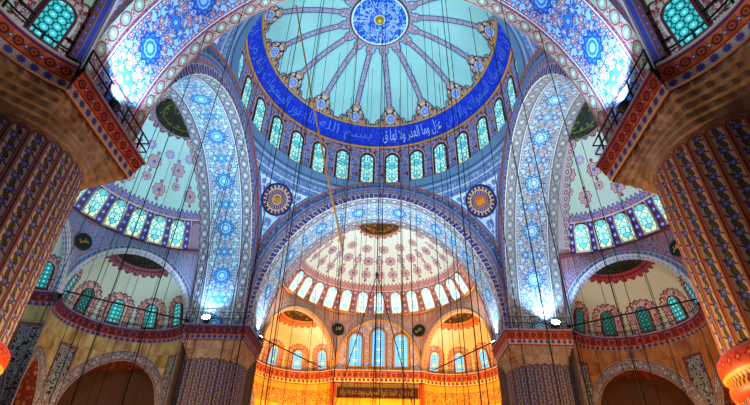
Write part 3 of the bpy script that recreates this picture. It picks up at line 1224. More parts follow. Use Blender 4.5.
def half_dome(key, rz, shellm, spanm, bossm, pane, framem, lab, wins, flat):
    e = empty('half_dome', (-math.sin(rz) * C1, math.cos(rz) * C1, 0), rz, lab, 'half dome')
    # shell from the sill to the crown
    zs = [ZS + (K - ZS) * math.sin(PI / 2 * t) for t in np.linspace(0, 1, 40)]
    zs[-1] = K - .0005
    ss = [0]
    for k in range(1, 40):
        p, q = Vector(ell(PI / 2, zs[k])), Vector(ell(PI / 2, zs[k - 1]))
        ss.append(ss[-1] + (p - q).length)
    nph = 90
    phs = np.linspace(0, PI, nph + 1)
    P = [[ell(f, z) for f in phs] for z in zs]
    A = [[((f - PI / 2) / NIGHT + 7.2 - .2 + .5, s) for f in phs] for s in ss]
    B = [[(math.hypot(*ell(f, z)[:2]), z) for f in phs] for z in zs]
    MB().grid(P, A, B).build('shell', M[shellm], e)
    # crown boss
    mb = MB()
    rows, uvs = [], []
    for t in (0.02, .5, .8, .97, 1.0):
        z = K - (K - 14.38) * t ** 1.6
        rows.append([(x * .97, y, zz_ - (.10 if t < 1 else 0)) for x, y, zz_ in (ell(f, z) for f in phs[::2])])
        uvs.append([(1.9 * t * math.cos(f), 1.9 * t * math.sin(f)) for f in phs[::2]])
    mb.grid(rows, uvs)
    mb.build('crown_boss', M[bossm], e)
    # windows
    for k in wins:
        f = PI / 2 - k * NIGHT
        p0, p1 = Vector(ell(f, ZS + .22)), Vector(ell(f, ZS + 2.6))
        tv = (p1 - p0).normalized()
        hn = Vector((math.cos(f) / b, math.sin(f) / D_, 0)).normalized()
        n = -(hn - tv * hn.dot(tv)).normalized()
        p = Vector(ell(f, ZS + .22)) + n * .05
        window(e, p, n, 2.45, .58, framem, pane, upv=tv)
    # sill moulding
    mb = MB()
    mb.tube([(x * .995, y * .995, z) for x, y, z in (ell(f, ZS) for f in phs)], .10, 5)
    mb.build('sill_moulding', M['frame_red' if shellm != 'half_far' else 'frame_gold'], e)
    # spandrels
    segs = [((11.75, 0), (5, 8), 5.6), ((5, 8), (-5, 8), 6.0), ((-5, 8), (-11.75, 0), 5.6)]
    for (a_, b_, hh) in segs:
        a_, b_ = Vector(a_), Vector(b_)
        L = (b_ - a_).length
        n = 36
        rows, uvs = [], []
        cols = []
        for i in range(n + 1):
            th = PI * i / n
            s_ = -math.cos(th)
            q = a_ + (b_ - a_) * ((s_ + 1) / 2)
            zl = hh * math.sin(th)
            # matching azimuth on the sill ellipse
            qe = math.sqrt(1 - (ZS / K) ** 2)
            az_ = math.atan2(q.y, q.x)
            rad = 1 / math.sqrt((math.cos(az_) / (b * qe)) ** 2 + (math.sin(az_) / (D_ * qe)) ** 2)
            col = []
            for t in np.linspace(0, 1, 12):
                z = zl + (ZS - zl) * t
                w_ = t ** 1.7
                col.append((q.x + (rad * math.cos(az_) - q.x) * w_, q.y + (rad * math.sin(az_) - q.y) * w_, z))
            cols.append(col)
            uvs.append([(L / 2 * th * 1.05, t * max(.35, 1)) for t in np.linspace(0, 1, 12)])
        mb = MB()
        # v coordinate in rough metres from the arch, scaled so 1 = sill at the crown
        uvs = []
        for i, col in enumerate(cols):
            th = PI * i / n
            l0 = Vector(col[0])
            full = ZS - hh
            uvs.append([(L / 2 * th * 1.05, min(1.0 if t > .97 else .86, ((Vector(c) - l0).length) * max(math.sin(th), .35) / 1.6)) for c, t in zip(col, np.linspace(0, 1, 12))])
        mb.grid(cols, uvs)
        mb.build('spandrel', M[spanm], e)
    # small black and gold roundels above the two inner springing points
    for sx in (-1, 1):
        mb = MB()
        aa = np.linspace(0, 2 * PI, 25)
        mb.grid([[(r * math.cos(a), r * math.sin(a), z) for a in aa] for r, z in ((.01, .05), (.5, .05), (.62, .1), (.72, .06), (.75, -.1))])
        o = mb.build('small_roundel', M['boss_black'], e)
        p = Vector((sx * 4.80, 7.66, 4.6))
        n = -Vector((p.x / b ** 2, p.y / D_ ** 2, 0)).normalized()
        ex = Vector((0, 0, 1)).cross(n).normalized()
        o.matrix_basis = basis(p + n * .12, ex, n.cross(ex), n)
        V, Fs = text_faces('علي' if sx > 0 else 'عمر', 1, .02)
        V = fit(V, .85, .6)
        wrap(V, Fs, lambda x, y: (x, y, .09), 'lettering', M['gold'], o)
    return e


def exedra_pts(Av, Bv, depth):
    Mx = (Av + Bv) / 2
    eA = (Av - Mx)
    r = eA.length
    eA = eA / r
    n = Vector((-eA.y, eA.x))
    if n.dot(Mx) < 0: n = -n
    return Mx, eA, n, r


def sweep(path, normals, profile, mb, u0=0.0, smooth=False):
    """path xy with inward normals; profile (offset inward, z)"""
    L = [0]
    for i in range(1, len(path)): L.append(L[-1] + math.hypot(path[i][0] - path[i - 1][0], path[i][1] - path[i - 1][1]))
    V = [0]
    for i in range(1, len(profile)): V.append(V[-1] + math.hypot(profile[i][0] - profile[i - 1][0], profile[i][1] - profile[i - 1][1]))
    rows = [[(p[0] + nn[0] * o, p[1] + nn[1] * o, z) for o, z in profile] for p, nn in zip(path, normals)]
    uv = [[(u0 + l, v) for v in V] for l in L]
    return mb.grid(rows, uv, smooth=smooth)


# wall line -> lip -> stepped cavetto back to the wall
CORN = [(0.0, 0.0), (.36, 0.0), (.40, -.06), (.38, -.20), (.30, -.24), (.24, -.55), (.16, -.88), (.12, -.92), (.09, -1.25), (.02, -1.28), (0.0, -1.38)]


def railing(parent, path, normals, off=.22, h=1.0, step=1.2, rr=.03):
    pts = [Vector((p[0] + n[0] * off, p[1] + n[1] * off, 0)) for p, n in zip(path, normals)]
    L = [0]
    for i in range(1, len(pts)): L.append(L[-1] + (pts[i] - pts[i - 1]).length)
    for z in (h, h * .5):
        MB().tube([p + Vector((0, 0, z)) for p in pts], rr, 5).build('rail', M['iron'], parent)
    n = max(2, int(L[-1] / step))
    for k in range(n + 1):
        l = L[-1] * k / n
        i = min(max(int(np.searchsorted(L, l)) - 1, 0), len(L) - 2)
        t = (l - L[i]) / max(L[i + 1] - L[i], 1e-6)
        p = pts[i].lerp(pts[i + 1], t)
        MB().tube([p, p + Vector((0, 0, h + .04))], rr * 1.15, 5).build('post', M['iron'], parent)


def exedra(rz, sx, mm, cm, bossm, panes, lab, depth=5.0, wins=True, rail=True, central=False, boss=True, framem='frame_red'):
    if central: Av, Bv, hh = Vector((5, 8)), Vector((-5, 8)), 6.0
    else: Av, Bv, hh = Vector((sx * PA[0], PA[1])), Vector((sx * PB[0], PB[1])), 5.6
    Mx, eA, n, r = exedra_pts(Av, Bv, depth)
    base = Matrix.Rotation(rz, 3, 'Z') @ Vector((Mx.x, Mx.y + C1, 0))
    e = empty('exedra', base, rz, lab, 'exedra')

    def pt(psi, z):
        q = math.sqrt(max(1 - (z / hh) ** 2, 0))
        p = eA * (r * math.cos(psi) * q) + n * (depth * math.sin(psi) * q)
        return (p.x, p.y, z)
    npsi = 60
    ps = np.linspace(0, PI, npsi + 1)
    zs = [hh * math.sin(PI / 2 * t) for t in np.linspace(0, 1, 28)]
    zs[-1] = hh - .0004
    ss = [0]
    for k in range(1, 28): ss.append(ss[-1] + (Vector(pt(PI / 2, zs[k])) - Vector(pt(PI / 2, zs[k - 1]))).length)
    # metres: radius measured from the crown along the surface
    tot = ss[-1]
    MB().grid([[pt(p, z) for p in ps] for z in zs],
              [[(math.degrees(p) / 36 , s) for p in ps] for s in ss],
              [[(math.hypot(*pt(p, z)[:2]), z) for p in ps] for z in zs]).build('vault', M[mm], e)
    if boss:
        mb = MB()
        rows, uvs = [], []
        for t in (0.02, .4, .7, .97, 1.0):
            R = 2.35 * t
            z = hh * math.sqrt(1 - (R / r) ** 2)
            rows.append([(x * .97, y * .97, z2 - (.08 if t < 1 else .0)) for x, y, z2 in (pt(p, z) for p in ps[::2])])
            uvs.append([(R * math.cos(p), R * math.sin(p)) for p in ps[::2]])
        mb.grid(rows, uvs)
        mb.build('crown_boss', M[bossm], e)
    # arch moulding on the opening
    mb = MB()
    th = np.linspace(0, PI, 41)
    for (rad, tt) in ((1.0, .11),):
        mb.tube([(*(eA * (r * rad * math.cos(t)) - n * .03), hh * rad * math.sin(t)) for t in th], tt, 6)
    mb.build('arch_moulding', M['frame_gold' if mm == 'ex_far' else 'frame_pale'], e)
    iq = .90 if abs(rz - PI) < .01 else .95
    mb = MB()
    rows, uvs = [], []
    for k, t in enumerate(th):
        row, uv = [], []
        for q_, back in ((1.0, -.02), ((1 + iq) / 2 + .01, -.06), ((1 + iq) / 2 - .01, -.06), (iq, -.02), (iq, .45)):
            g = eA * (r * q_ * math.cos(t)) + n * back
            row.append((g.x, g.y, hh * q_ * math.sin(t)))
            uv.append((r * t, 0 if back > .1 else (1 - q_) / (1 - iq)))
        rows.append(row)
        uvs.append(uv)
    mb.grid(rows, uvs, smooth=False)
    mb.build('archivolt', M['archivolt_near' if abs(rz - PI) < .01 else 'archivolt_far' if mm == 'ex_far' else 'archivolt'], e)
    path = [pt(p, 0)[:2] for p in ps]
    nor = []
    for p in ps:
        g = eA * (math.cos(p) / r) + n * (math.sin(p) / depth)
        g.normalize()
        nor.append((-g.x, -g.y))
    mb = MB()
    sweep(path, nor, [(o, z * (1.0 if cm in ('cornice_red', 'cornice_far') else .86)) for o, z in CORN], mb)
    mb.build('cornice', M[cm], e)
    if wins:
        for k in range(5):
            p = math.radians(18 + 36 * k)
            z0 = .28
            a0, a1 = Vector(pt(p, z0)), Vector(pt(p, z0 + 2.0))
            tv = (a1 - a0).normalized()
            g = eA * (math.cos(p) / r) + n * (math.sin(p) / depth)
            hn = Vector((g.x, g.y, 0)).normalized()
            nn = -(hn - tv * hn.dot(tv)).normalized()
            pane = panes[k % len(panes)]
            window(e, a0 + nn * .14, nn, 2.05, .5, framem, pane, upv=tv)
    return e, Mx, eA, n, r, depth, path, nor


def iron_rail_thing(e_base, rz, path, nor, lab, **kw):
    e = empty('iron_railing', e_base, rz, lab, 'railing')
    railing(e, path, nor, **kw)
    return e


def lower_wall(name, info, rz, wallm, openings, zlow=FLOOR, deep=1.3, uoff=0.0, pmax=180):
    e, Mx, eA, n, r, depth, path, nor = info
    N = 180
    ps = np.linspace(0, math.radians(pmax), N + 1)
    root = empty(name, e.location, rz)
    tag(root, kind='structure')

    def xy(p, extra=0.0):
        q = eA * ((r + extra) * math.cos(p)) + n * ((depth + extra) * math.sin(p))
        return q

    def low(p):
        d = math.degrees(p)
        for c, hw, crown in openings:
            if abs(d - c) < hw:
                t = abs(d - c) / hw
                return crown - 5.2 * (1 - math.sqrt(max(1 - t ** 1.7, 0)))
        return zlow
    rows, uvs = [], []
    for p in ps:
        q = xy(p)
        zl = low(p)
        rows.append([(q.x, q.y, -1.15 + (zl + 1.15) * t) for t in np.linspace(0, 1, 9)])
        uvs.append([(p * r + uoff, 1.45 - (-1.15 + (zl + 1.15) * t) - 1.45) for t in np.linspace(0, 1, 9)])
    MB().grid(rows, uvs, smooth=False).build('wall_surface', M[wallm], root)
    for c, hw, crown in openings:
        pc = [math.radians(c + hw * t) for t in np.linspace(-.999, .999, 61)]
        zc = [low(p) for p in pc]
        pts = [Vector((*xy(p), z)) for p, z in zip(pc, zc)]
        pts = [Vector((*xy(pc[0]), zlow))] + pts + [Vector((*xy(pc[-1]), zlow))]
        prm = [pc[0]] + pc + [pc[-1]]
        L = [0]
        for i in range(1, len(pts)): L.append(L[-1] + (pts[i] - pts[i - 1]).length)
        # voussoir band: offset outwards from the opening, standing proud of the wall
        rows, uvs = [], []
        cen = Vector((*xy(math.radians(c)), crown - 5.2))
        for i, p in enumerate(prm):
            tz = pts[i].z
            i0, i1 = max(i - 1, 0), min(i + 1, len(pts) - 1)
            du = (prm[i1] - prm[i0]) * r
            dz = pts[i1].z - pts[i0].z
            l = math.hypot(du, dz) or 1
            ou, oz = -dz / l, du / l
            row, uv = [], []
            for q_, inn in ((0, -.0), (0, .07), (.9, .07), (.9, 0)):
                pp = prm[i] + ou * q_ / r
                g = xy(pp, -inn)
                row.append((g.x, g.y, tz + oz * q_))
                uv.append((L[i], q_))
            rows.append(row)
            uvs.append(uv)
        MB().grid(rows, uvs, smooth=False).build('painted_voussoirs', M['voussoir'], root)
        rows, uvs = [], []
        for i, p in enumerate(prm):
            row = []
            for t in (0, .5, 1):
                g = xy(p, deep * t * 2.2)
                row.append((g.x, g.y, pts[i].z - (0 if t == 0 else 0)))
            rows.append(row)
            uvs.append([(L[i], deep * t * 2.2) for t in (0, .5, 1)])
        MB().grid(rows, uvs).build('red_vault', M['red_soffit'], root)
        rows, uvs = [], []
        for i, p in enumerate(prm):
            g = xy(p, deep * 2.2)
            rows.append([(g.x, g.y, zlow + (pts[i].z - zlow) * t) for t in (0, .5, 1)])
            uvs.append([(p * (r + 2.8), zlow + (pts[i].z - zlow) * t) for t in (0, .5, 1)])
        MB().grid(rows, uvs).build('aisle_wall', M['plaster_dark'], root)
    return root


# ---- far half dome
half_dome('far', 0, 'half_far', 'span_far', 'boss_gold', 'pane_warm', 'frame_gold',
          'warm lit far half dome with thirteen windows seen through the far arch', range(-6, 7), True)
fl_i = exedra(0, -1, 'ex_far', 'cornice_far', 'boss_gold', ['pane_blue'], 'amber lit exedra to the left of the three tall far windows', framem='frame_gold')
fr_i = exedra(0, 1, 'ex_far', 'cornice_far', 'boss_gold', ['pane_blue'], 'amber lit exedra to the right of the three tall far windows', framem='frame_gold')
lower_wall('wall_far_left', fl_i, 0, 'gold_wall', [(52, 18, -2.6)])
lower_wall('wall_far_right', fr_i, 0, 'gold_wall', [(52, 18, -2.6)])
# tympanum with three tall windows
ty = empty('wall_far', (0, C1 + 8.0, 0))
tag(ty, kind='structure')
mb = MB()
th = np.linspace(0, PI, 49)
rows = [[(5 * math.cos(t) * q, 0, 6.0 * math.sin(t) * q) for q in np.linspace(0, 1, 9)] for t in th]
mb.grid(rows, [[(p[0], p[2]) for p in r_] for r_ in rows], smooth=False)
mb.build('tympanum', M['tympanum'], ty)
mb = MB()
mb.tube([(4.95 * math.cos(t), -.05, 5.95 * math.sin(t)) for t in th], .15, 6)
mb.build('arch_moulding', M['frame_gold'], ty)
for x, h in ((-2.65, 3.7), (0, 4.3), (2.65, 3.7)):
    window(ty, (x, -.06, .45), (0, -1, 0), h, .74, 'frame_gold', 'pane_blue')
mb = MB()
xs = np.linspace(-5.3, 5.3, 30)
sweep([(x, 0) for x in xs], [(0, -1)] * 30, CORN, mb)
mb.build('cornice', M['cornice_far'], ty)
mb = MB()
rows = [[(x, 0, z) for z in (-1.45, -4, -8, FLOOR)] for x in (-5.1, -2, 2, 5.1)]
mb.grid(rows, [[(p[0], -1.45 - p[2] - 1.45) for p in r_] for r_ in rows], smooth=False)
mb.build('marble_wall', M['gold_plain'], ty)
for sx in (-1, 1):
    mb = MB()
    mb.box((sx * 4.95, -.12, (FLOOR - 1.5) / 2), (.22, .14, (-1.5 - FLOOR) / 2))
    mb.build('red_pilaster', mat('red_marble_pilaster', H('a8401c'), .5), ty)
pan = empty('inscription_panel', (0, C1 + 7.86, -2.45), 0, 'long dark inscription panel with gold letters under the three tall far windows', 'panel')
mb = MB()
mb.box((0, 0, 0), (4.5, .06, .62))
mb.build('board', mat('dark_brown_board', H('3c1a10'), .5), pan)
for z in (-.6, .6):
    mb = MB()
    mb.box((0, -.09, z), (4.5, .03, .05))
    mb.build('gilt_edge', M['gold_dull'], pan)
V, Fs = text_faces('كلما دخل عليها زكريا المحراب وجد عندها رزقا', 1, .02)
V = fit(V, 8.2, .85)
wrap(V, Fs, lambda x, y: (x, -.075, y), 'lettering', M['gold_dull'], pan)

# ---- side half domes
SIDE = {}
for side, rz, fs in (('left', PI / 2, 1), ('right', -PI / 2, -1)):
    cool = side == 'left'
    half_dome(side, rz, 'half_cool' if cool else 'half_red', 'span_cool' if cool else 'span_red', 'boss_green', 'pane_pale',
              'frame_pale', 'cyan lit half dome on the left with dark green crown boss' if cool else 'grey white half dome on the right with red painted bosses',
              range(-6, 7), False)
    ex = 'ex_cool' if cool else 'ex_red'
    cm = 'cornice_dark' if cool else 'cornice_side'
    panes = ['pane_teal', 'pane_teal', 'pane_teal', 'pane_dim', 'pane_teal'] if cool else ['pane_dim', 'pane_dim', 'pane_dim', 'pane_teal', 'pane_teal']
    i1 = exedra(rz, fs, ex, cm, 'boss_black', panes, 'pale blue exedra with five scalloped windows left of the far left pier' if cool else 'cream exedra with five red scalloped windows right of the far right pier')
    i2 = exedra(rz, 0, ex, cm, 'boss_black', panes, 'middle exedra of the %s half dome, mostly behind the near %s pier' % (side, side), central=True)
    i3 = exedra(rz, -fs, ex, cm, 'boss_black', panes, 'near exedra of the %s half dome, hidden behind the near %s pier' % (side, side), wins=False)
    lower_wall('wall_%s_far' % side, i1, rz, 'stone' if cool else 'stone_dark', [(66, 47, -2.9), (154, 22, -4.6)])
    lower_wall('wall_%s' % side, i2, rz, 'stone' if cool else 'stone_dark', [(40, 22, -4.6), (90, 22, -4.6), (140, 22, -4.6)])
    lower_wall('wall_%s_near' % side, i3, rz, 'stone' if cool else 'stone_dark', [(66, 47, -2.9)])
    SIDE[side] = (i1, i2, i3)
    for inf, lb in ((i1, 'thin iron railing on the ledge of the exedra beside the far %s pier' % side), (i2, 'thin iron railing on the middle ledge of the %s half dome' % side)):
        iron_rail_thing(inf[0].location, rz, inf[6], inf[7], lb, rr=.022)
    # tie rod across the opening of the exedra
    e, Mx, eA, n, r, depth, path, nor = i1
    t_ = empty('tie_rod', e.location, rz, 'long dark tie rod across the exedra beside the far %s pier' % side, 'tie rod')
    a_, b_ = eA * (r - .05) - n * .1, eA * (-r - .6) + n * 1.4
    MB().tube([(a_.x, a_.y, .35), (b_.x, b_.y, .75)], .07, 6).build('bar', M['iron'], t_)
    mb = MB()
    mb.box((a_.x, a_.y, .32), (.14, .14, .14))
    mb.build('end_plate', M['iron'], t_)
for inf, side in ((fl_i, 'left'), (fr_i, 'right')):
    e, Mx, eA, n, r, depth, path, nor = inf
    iron_rail_thing(e.location, 0, path, nor, 'thin iron railing on the amber ledge at the far %s' % side, rr=.02)
    t_ = empty('tie_rod', e.location, 0, 'dark tie rod across the amber lit exedra at the far %s' % side, 'tie rod')
    a_, b_ = eA * (r + .2) - n * .2, eA * (-r + 1.0) + n * 1.0
    MB().tube([(a_.x, a_.y, .75), (b_.x, b_.y, .2)], .06, 6).build('bar', M['iron'], t_)
    mb = MB()
    mb.box((a_.x, a_.y, .7), (.12, .12, .14))
    mb.build('end_plate', M['iron'], t_)

# ---- near half dome (above and behind the camera)
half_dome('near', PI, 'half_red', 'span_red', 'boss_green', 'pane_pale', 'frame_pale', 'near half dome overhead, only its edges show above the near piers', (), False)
NEAR = []
for sx, side in ((1, 'left'), (-1, 'right')):
    inf = exedra(PI, sx, 'ex_red', 'cornice_red', 'boss_black', ['pane_teal'], 'exedra above the near %s cornice with a red scalloped lattice window' % side)
    NEAR.append(inf)
    iron_rail_thing(inf[0].location, PI, inf[6], inf[7], 'black iron railing on the curved near %s ledge at the picture corner' % side, rr=.045, h=1.05, step=1.5)
exedra(PI, 0, 'ex_red', 'cornice_red', 'boss_black', ['pane_teal'], 'exedra directly above the viewpoint', central=True, wins=False)

# ------------------------------------------------------------------ piers
PC, PR = 15.0, 2.95
NFL = 28


def pier(key, rz, shaftm, corm, lab):
    """built in the (+x, +y) quadrant, then turned"""
    base = Matrix.Rotation(rz, 3, 'Z') @ Vector((PC, PC, FLOOR))
    e = empty('pier', base, rz, lab, 'pier')
    OX, OZ = -PC, -FLOOR

    def tr(p): return (p[0] + OX, p[1] + OX, p[2] + OZ)
    # shaft with flutes
    n = NFL * 10
    th = np.linspace(0, 2 * PI, n + 1)
    zs = [FLOOR, -14, -11, -8, -6, -4.5, -3.6, -3.2, -3.0, -2.8, -2.6, -2.2, -1.4]
    rows, uv = [], []
    for z in zs:
        row, u_ = [], []
        for t in th:
            c = (t / (2 * PI) * NFL) % 1.0 - .5
            fl_ = .06 * max(0.0, 1 - (abs(c) / .37) ** 2) if z < -2.9 else 0
            r = PR + .03 - fl_ - (.03 if z > -2.9 else 0)
            row.append(tr((PC + r * math.cos(t), PC + r * math.sin(t), z)))
            u_.append((t / (2 * PI) * NFL, z + 2.9))
        rows.append(row)
        uv.append(u_)
    MB().grid(rows, uv).build('fluted_shaft', M[shaftm], e)
    # ring moulding
    pr = [(o_ * .8, z_ - .75) for o_, z_ in ((.0, -9.55), (.18, -9.6), (.34, -9.75), (.36, -10.0), (.30, -10.25), (.18, -10.4), (.16, -10.5), (.22, -10.55), (.24, -10.7), (.1, -10.95), (0, -11.0))]
    V = [0]
    for i in range(1, len(pr)): V.append(V[-1] + math.hypot(pr[i][0] - pr[i - 1][0], pr[i][1] - pr[i - 1][1]))
    t2 = np.linspace(0, 2 * PI, 81)
    MB().grid([[tr((PC + (PR + o) * math.cos(t), PC + (PR + o) * math.sin(t), z)) for t in t2] for o, z in pr],
              [[(t * PR, v) for t in t2] for v in V]).build('ring_moulding', M['ring'], e)
    # cornice path: outer end at the side half dome, corner towards the square, end at the far half dome
    path, nor = [], []
    e0, e1 = 17.35, 11.75
    for x in np.linspace(e0, e1, 12):
        path.append((x, e1))
        nor.append((0, -1))
    nor[-1] = (-1, -1)
    for y in np.linspace(e1, e0, 12)[1:]:
        path.append((e1, y))
        nor.append((-1, 0))
    pl_ = [(p[0] + OX, p[1] + OX) for p in path]
    cp = [(0, 0)] + [q for q in CORN[1:]]
    mb = MB()
    sweep(pl_, nor, [(o, z + OZ) for o, z in cp], mb)
    # split UV so the motif stays level is handled by the sweep
    mb.build('cornice', M[corm], e)
    # ledge top
    mb = MB()
    mb.poly([tr(p) for p in ((17.4, 11.7, -.02), (11.7, 11.7, -.02), (11.7, 17.4, -.02), (17.4, 17.4, -.02))], [(0, 0)] * 4)
    mb.build('ledge', M['corbel'], e)
    # stone flanks closing the corners towards the half domes
    mb = MB()
    mb.box(tr((17.36, 13.6, (FLOOR - 1.3) / 2)), (.06, 1.8, (-1.3 - FLOOR) / 2))
    mb.box(tr((13.6, 17.36, (FLOOR - 1.3) / 2)), (1.8, .06, (-1.3 - FLOOR) / 2))
    if 'far' in key: mb.build('flank', M['corbel'], e)
    # corbelled transition from the square corner to the round shaft, in stalactite tiers
    rows, uv = [], []
    tiers = 5
    prof = []
    for k in range(tiers):
        t0, t1 = k / tiers, (k + 1) / tiers
        prof += [(t0, k * 1.4 / tiers, k), (t0 + (t1 - t0) * .15, (k + .75) * 1.4 / tiers, k), (t1, (k + 1) * 1.4 / tiers - .02, k)]
    cpath = [Vector(p) for p in pl_]
    if 'near' in key:                          # the corbelling runs on under the ledge of the near exedra
        ext = []
        for q in range(1, 15):
            psi = math.radians(5.5 * q)
            lx = 8.375 + .645 * 5.2 * math.cos(psi) + .764 * 4.97 * math.sin(psi)
            ly = 21.3 - .764 * 5.2 * math.cos(psi) + .645 * 4.97 * math.sin(psi)
            ext.append(Vector((lx + OX, ly + OX)) if 'left' in key else Vector((ly + OX, lx + OX)))
        cpath = cpath + ext if 'left' in key else ext[::-1] + cpath
    fine = []
    for i in range(len(cpath) - 1):
        for q in range(6):
            a_, b2 = cpath[i], cpath[i + 1]
            fine.append(a_.lerp(b2, q / 6))
    fine.append(cpath[-1])
    L = [0]
    for i in range(1, len(fine)): L.append(L[-1] + (fine[i] - fine[i - 1]).length)
    for t, dz, k in prof:
        row, u_ = [], []
        for i, p in enumerate(fine):
            ang = math.atan2(p.y, p.x)
            if ang < -PI / 2: ang += 2 * PI
            c = Vector((math.cos(ang), math.sin(ang))) * (PR + .02)
            sc = .10 * abs(math.sin(L[i] * PI / .6 + (k % 2) * PI / 2)) * (1 - t)
            q = p.lerp(c, t)
            q = q - q.normalized() * sc * 1.0
            row.append((q.x, q.y, -1.34 - dz + OZ))
            u_.append((L[i], dz * 1.6))
        rows.append(row)
        uv.append(u_)
    MB().grid(rows, uv, smooth=False).build('corbel', M['corbel'], e)
    return e, path, nor


PIER = {}
for key, rz, sm, cm, lab in (
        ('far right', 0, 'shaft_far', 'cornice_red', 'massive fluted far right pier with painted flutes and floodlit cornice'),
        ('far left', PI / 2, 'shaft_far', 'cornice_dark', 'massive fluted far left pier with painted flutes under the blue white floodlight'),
        ('near left', PI, 'shaft_w', 'cornice_red', 'huge fluted near left pier with brown red cornice filling the left edge'),
        ('near right', -PI / 2, 'shaft_o', 'cornice_red', 'huge fluted near right pier with orange framed flutes filling the right edge')):
    PIER[key] = pier(key, rz, sm, cm, lab)
    e, path, nor = PIER[key]
    near = 'near' in key
    r_e = empty('iron_railing', (0, 0, 0), rz, ('heavy black iron railing on the ledge of the %s pier' if near else 'iron railing on the ledge of the %s pier') % key, 'railing')
    Rm = Matrix.Rotation(rz, 3, 'Z')
    r_e.location = Rm @ Vector((PC, PC, 0))
    pth = [(p[0] - PC, p[1] - PC) for p in path]
    nn = [n if abs(n[0]) + abs(n[1]) < 1.5 else (-1, -1) for n in nor]
    railing(r_e, pth, nn, off=.26, h=1.15, step=1.6, rr=.045 if near else .028)

# ------------------------------------------------------------------ floodlights on the ledges
def flood(loc_, aim, lab, bright):
    e = empty('floodlight', (loc_[0], loc_[1], 0), 0, lab, 'lamp')
    d = Vector(aim).normalized()
    q = d.to_track_quat('Z', 'Y').to_matrix()
    c = Vector((0, 0, .5 if bright else .42))
    mb = MB()
    rings = []
    ks = 1.45 if bright else 1.0
    for r, h in ((.02, -.2), (.16, -.18), (.2, -.05), (.27, .12), (.29, .16), (.25, .16)):
        r, h = r * ks, h * ks
        rings.append([tuple(c + q @ Vector((r * math.cos(a), r * math.sin(a), h))) for a in np.linspace(0, 2 * PI, 21)])
    mb.grid(rings)
    mb.build('housing', M['lamp_body'], e)
    mb = MB()
    rings = [[tuple(c + q @ Vector((ks * r * math.cos(a), ks * r * math.sin(a), ks * h))) for a in np.linspace(0, 2 * PI, 21)] for r, h in ((.25, .155), (.15, .2), (.01, .22))]
    mb.grid(rings)
    mb.build('glass', M['lens' if bright else 'lens_soft'], e)
    mb = MB()
    mb.box((0, 0, .03), (.16, .12, .03))
    for s in (-1, 1):
        mb.tube([(s * .3, 0, .05), (s * .31, 0, .42)], .02, 5)
    mb.box((0, 0, .06), (.31, .03, .015))
    mb.build('bracket', M['iron'], e)


flood((-15.5, 11.55, 0), (.1, -.75, .5), 'glaring blue white floodlight on the far left pier ledge', True)
flood((16.1, 11.55, 0), (-.1, -.75, .5), 'glaring blue white floodlight on the far right pier ledge', True)
flood((-11.55, 16.2, 0), (.6, -.3, 1), 'small floodlight beside the far arch foot on the left', False)
flood((11.55, 16.6, 0), (-.6, -.3, 1), 'small floodlight beside the far arch foot on the right', False)
flood((-11.55, -14.9, 0), (.4, .2, 1), 'floodlight behind the black railing on the near left pier', False)
flood((11.55, -14.9, 0), (-.4, .2, 1), 'floodlight behind the black railing on the near right pier', False)


# ------------------------------------------------------------------ hanging cables
def ceiling_z(x, y):
    m = max(abs(x), abs(y))
    r = math.hypot(x, y)
    if m < C0 and r < 12.2:
        pr = np.array(dome_prof)[::-1]
        return float(np.interp(r, pr[:, 0], pr[:, 1]))
    if abs(y) > abs(x): u_, v_ = x, abs(y)
    else: u_, v_ = y, abs(x)
    if C0 <= v_ <= C1: return K * math.sqrt(max(1 - (u_ / b) ** 2, 0)) if abs(u_) < b else None
    q = 1 - (u_ / b) ** 2 - ((v_ - C1) / D_) ** 2
    return K * math.sqrt(q) if q > .2 else None


def cable(x, y, rad, group, lab, zb=-13.0, kn=False):
    zt = ceiling_z(x, y)
    if zt is None: return
    mb = MB()
    mb.tube([(0, 0, 0), (0, 0, zt + .02 - zb)], rad, 5)
    o = mb.build('lamp_cable', M['cable'], None)
    o.location = (x, y, zb)
    tag(o, lab, 'cable', group)


def ring_of(cx, cy, r, n, ph, rad, group, lab, jit=.35):
    for k in range(n):
        a = ph + 2 * PI * k / n
        cable(cx + r * math.cos(a) + random.uniform(-jit, jit), cy + r * math.sin(a) + random.uniform(-jit, jit), rad * random.uniform(.7, 1.3), group, lab)


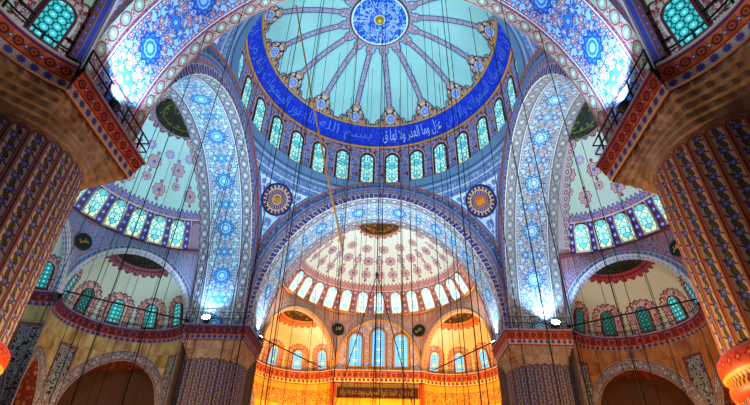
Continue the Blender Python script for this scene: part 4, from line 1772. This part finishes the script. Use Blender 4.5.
gc = ('chandelier cables under the central dome', 'thin dark chandelier cable hanging straight down from the central dome')
ring_of(0, 0, 3.0, 6, .3, .018, *gc)
ring_of(0, 0, 6.0, 8, .1, .02, *gc)
ring_of(0, 0, 9.2, 11, .2, .022, *gc)
ring_of(0, 0, 11.4, 10, .0, .02, *gc)
gc = ('chandelier cables under the far half dome', 'thin dark chandelier cable hanging from the warm far half dome')
ring_of(0, 20.5, 3.0, 6, .3, .017, *gc)
ring_of(0, 18.6, 7.5, 8, .5, .017, *gc)
for s, nm in ((-1, 'left'), (1, 'right')):
    gc = ('chandelier cables under the %s half dome' % nm, 'thin dark chandelier cable hanging from the %s side half dome' % nm)
    ring_of(s * 20.5, 1.5, 3.2, 6, .3, .022, *gc)
    ring_of(s * 19.5, 3.0, 6.0, 9, .1, .022, *gc)
    gc = ('chandelier cables under the near arch, %s' % nm, 'long dark cable hanging from the near great arch on the %s' % nm)
    for x, y in ((4.2, -13.2), (7.6, -13.6), (9.6, -13.1)):
        cable(s * x, y, .022, *gc)

# central three way suspension
su = empty('chandelier_suspension', (.31, 0, -13), 0, 'dark cable from the dome crown that splits into spreading legs low in the middle', 'suspension')
MB().tube([(0, 0, 12.4), (0, 0, 41.3)], .03, 6).build('main_cable', M['cable'], su)
for k in range(4):
    a = PI / 4 * 0 + PI / 2 * k
    MB().tube([(0, 0, 12.45), (3.35 * math.cos(a), 3.35 * math.sin(a), 0)], .028, 6).build('leg', M['cable'], su)
mb = MB()
mb.tube([(0, 0, 12.3), (0, 0, 12.55)], .08, 8)
mb.build('coupling', M['iron'], su)
mb = MB()
mb.tube([(3.4 * math.cos(t), 3.4 * math.sin(t), 0) for t in np.linspace(0, 2 * PI, 60, endpoint=False)], .07, 6, True)
mb.build('chandelier_ring', M['iron'], su)

# slack orange rope slung from the dome to a cable
rope = MB()
p0, p1 = Vector((-8.1, -3, ceiling_z(-8.1, -3))), Vector((-1.85, -3.0, -.32))
pts = []
for t in np.linspace(0, 1, 20):
    q = p0.lerp(p1, t)
    pts.append(q + Vector((0, 0, -.6 * math.sin(PI * t))))
o = rope.tube([p - p1 for p in pts], .07, 6).build('rope', M['rope'], None)
o.location = p1
tag(o, 'orange rope slanting across the left of the central dome', 'rope')
cable(-1.85, -3.0, .03, 'chandelier cables under the central dome', 'thin dark chandelier cable hanging straight down from the central dome')

# ------------------------------------------------------------------ floor
mb = MB()
mb.poly([(-34, -34, FLOOR), (34, -34, FLOOR), (34, 34, FLOOR), (-34, 34, FLOOR)], [(-34, -34), (34, -34), (34, 34), (-34, 34)])


def f_carpet():
    u, v = UVc('A')
    a, c = rep(u, 1.2), rep(v, 1.2)
    col = floral(u, v, .3, '8c1c1c', '2c3c8c', 'c08c3c', 'e0c890')
    return mix(line(mx(ab(a), ab(c)) - .55, .03), col, '1c2c5c')


fo = mb.build('floor', mat('red_carpet', f_carpet, .9), None)
tag(fo, kind='structure')
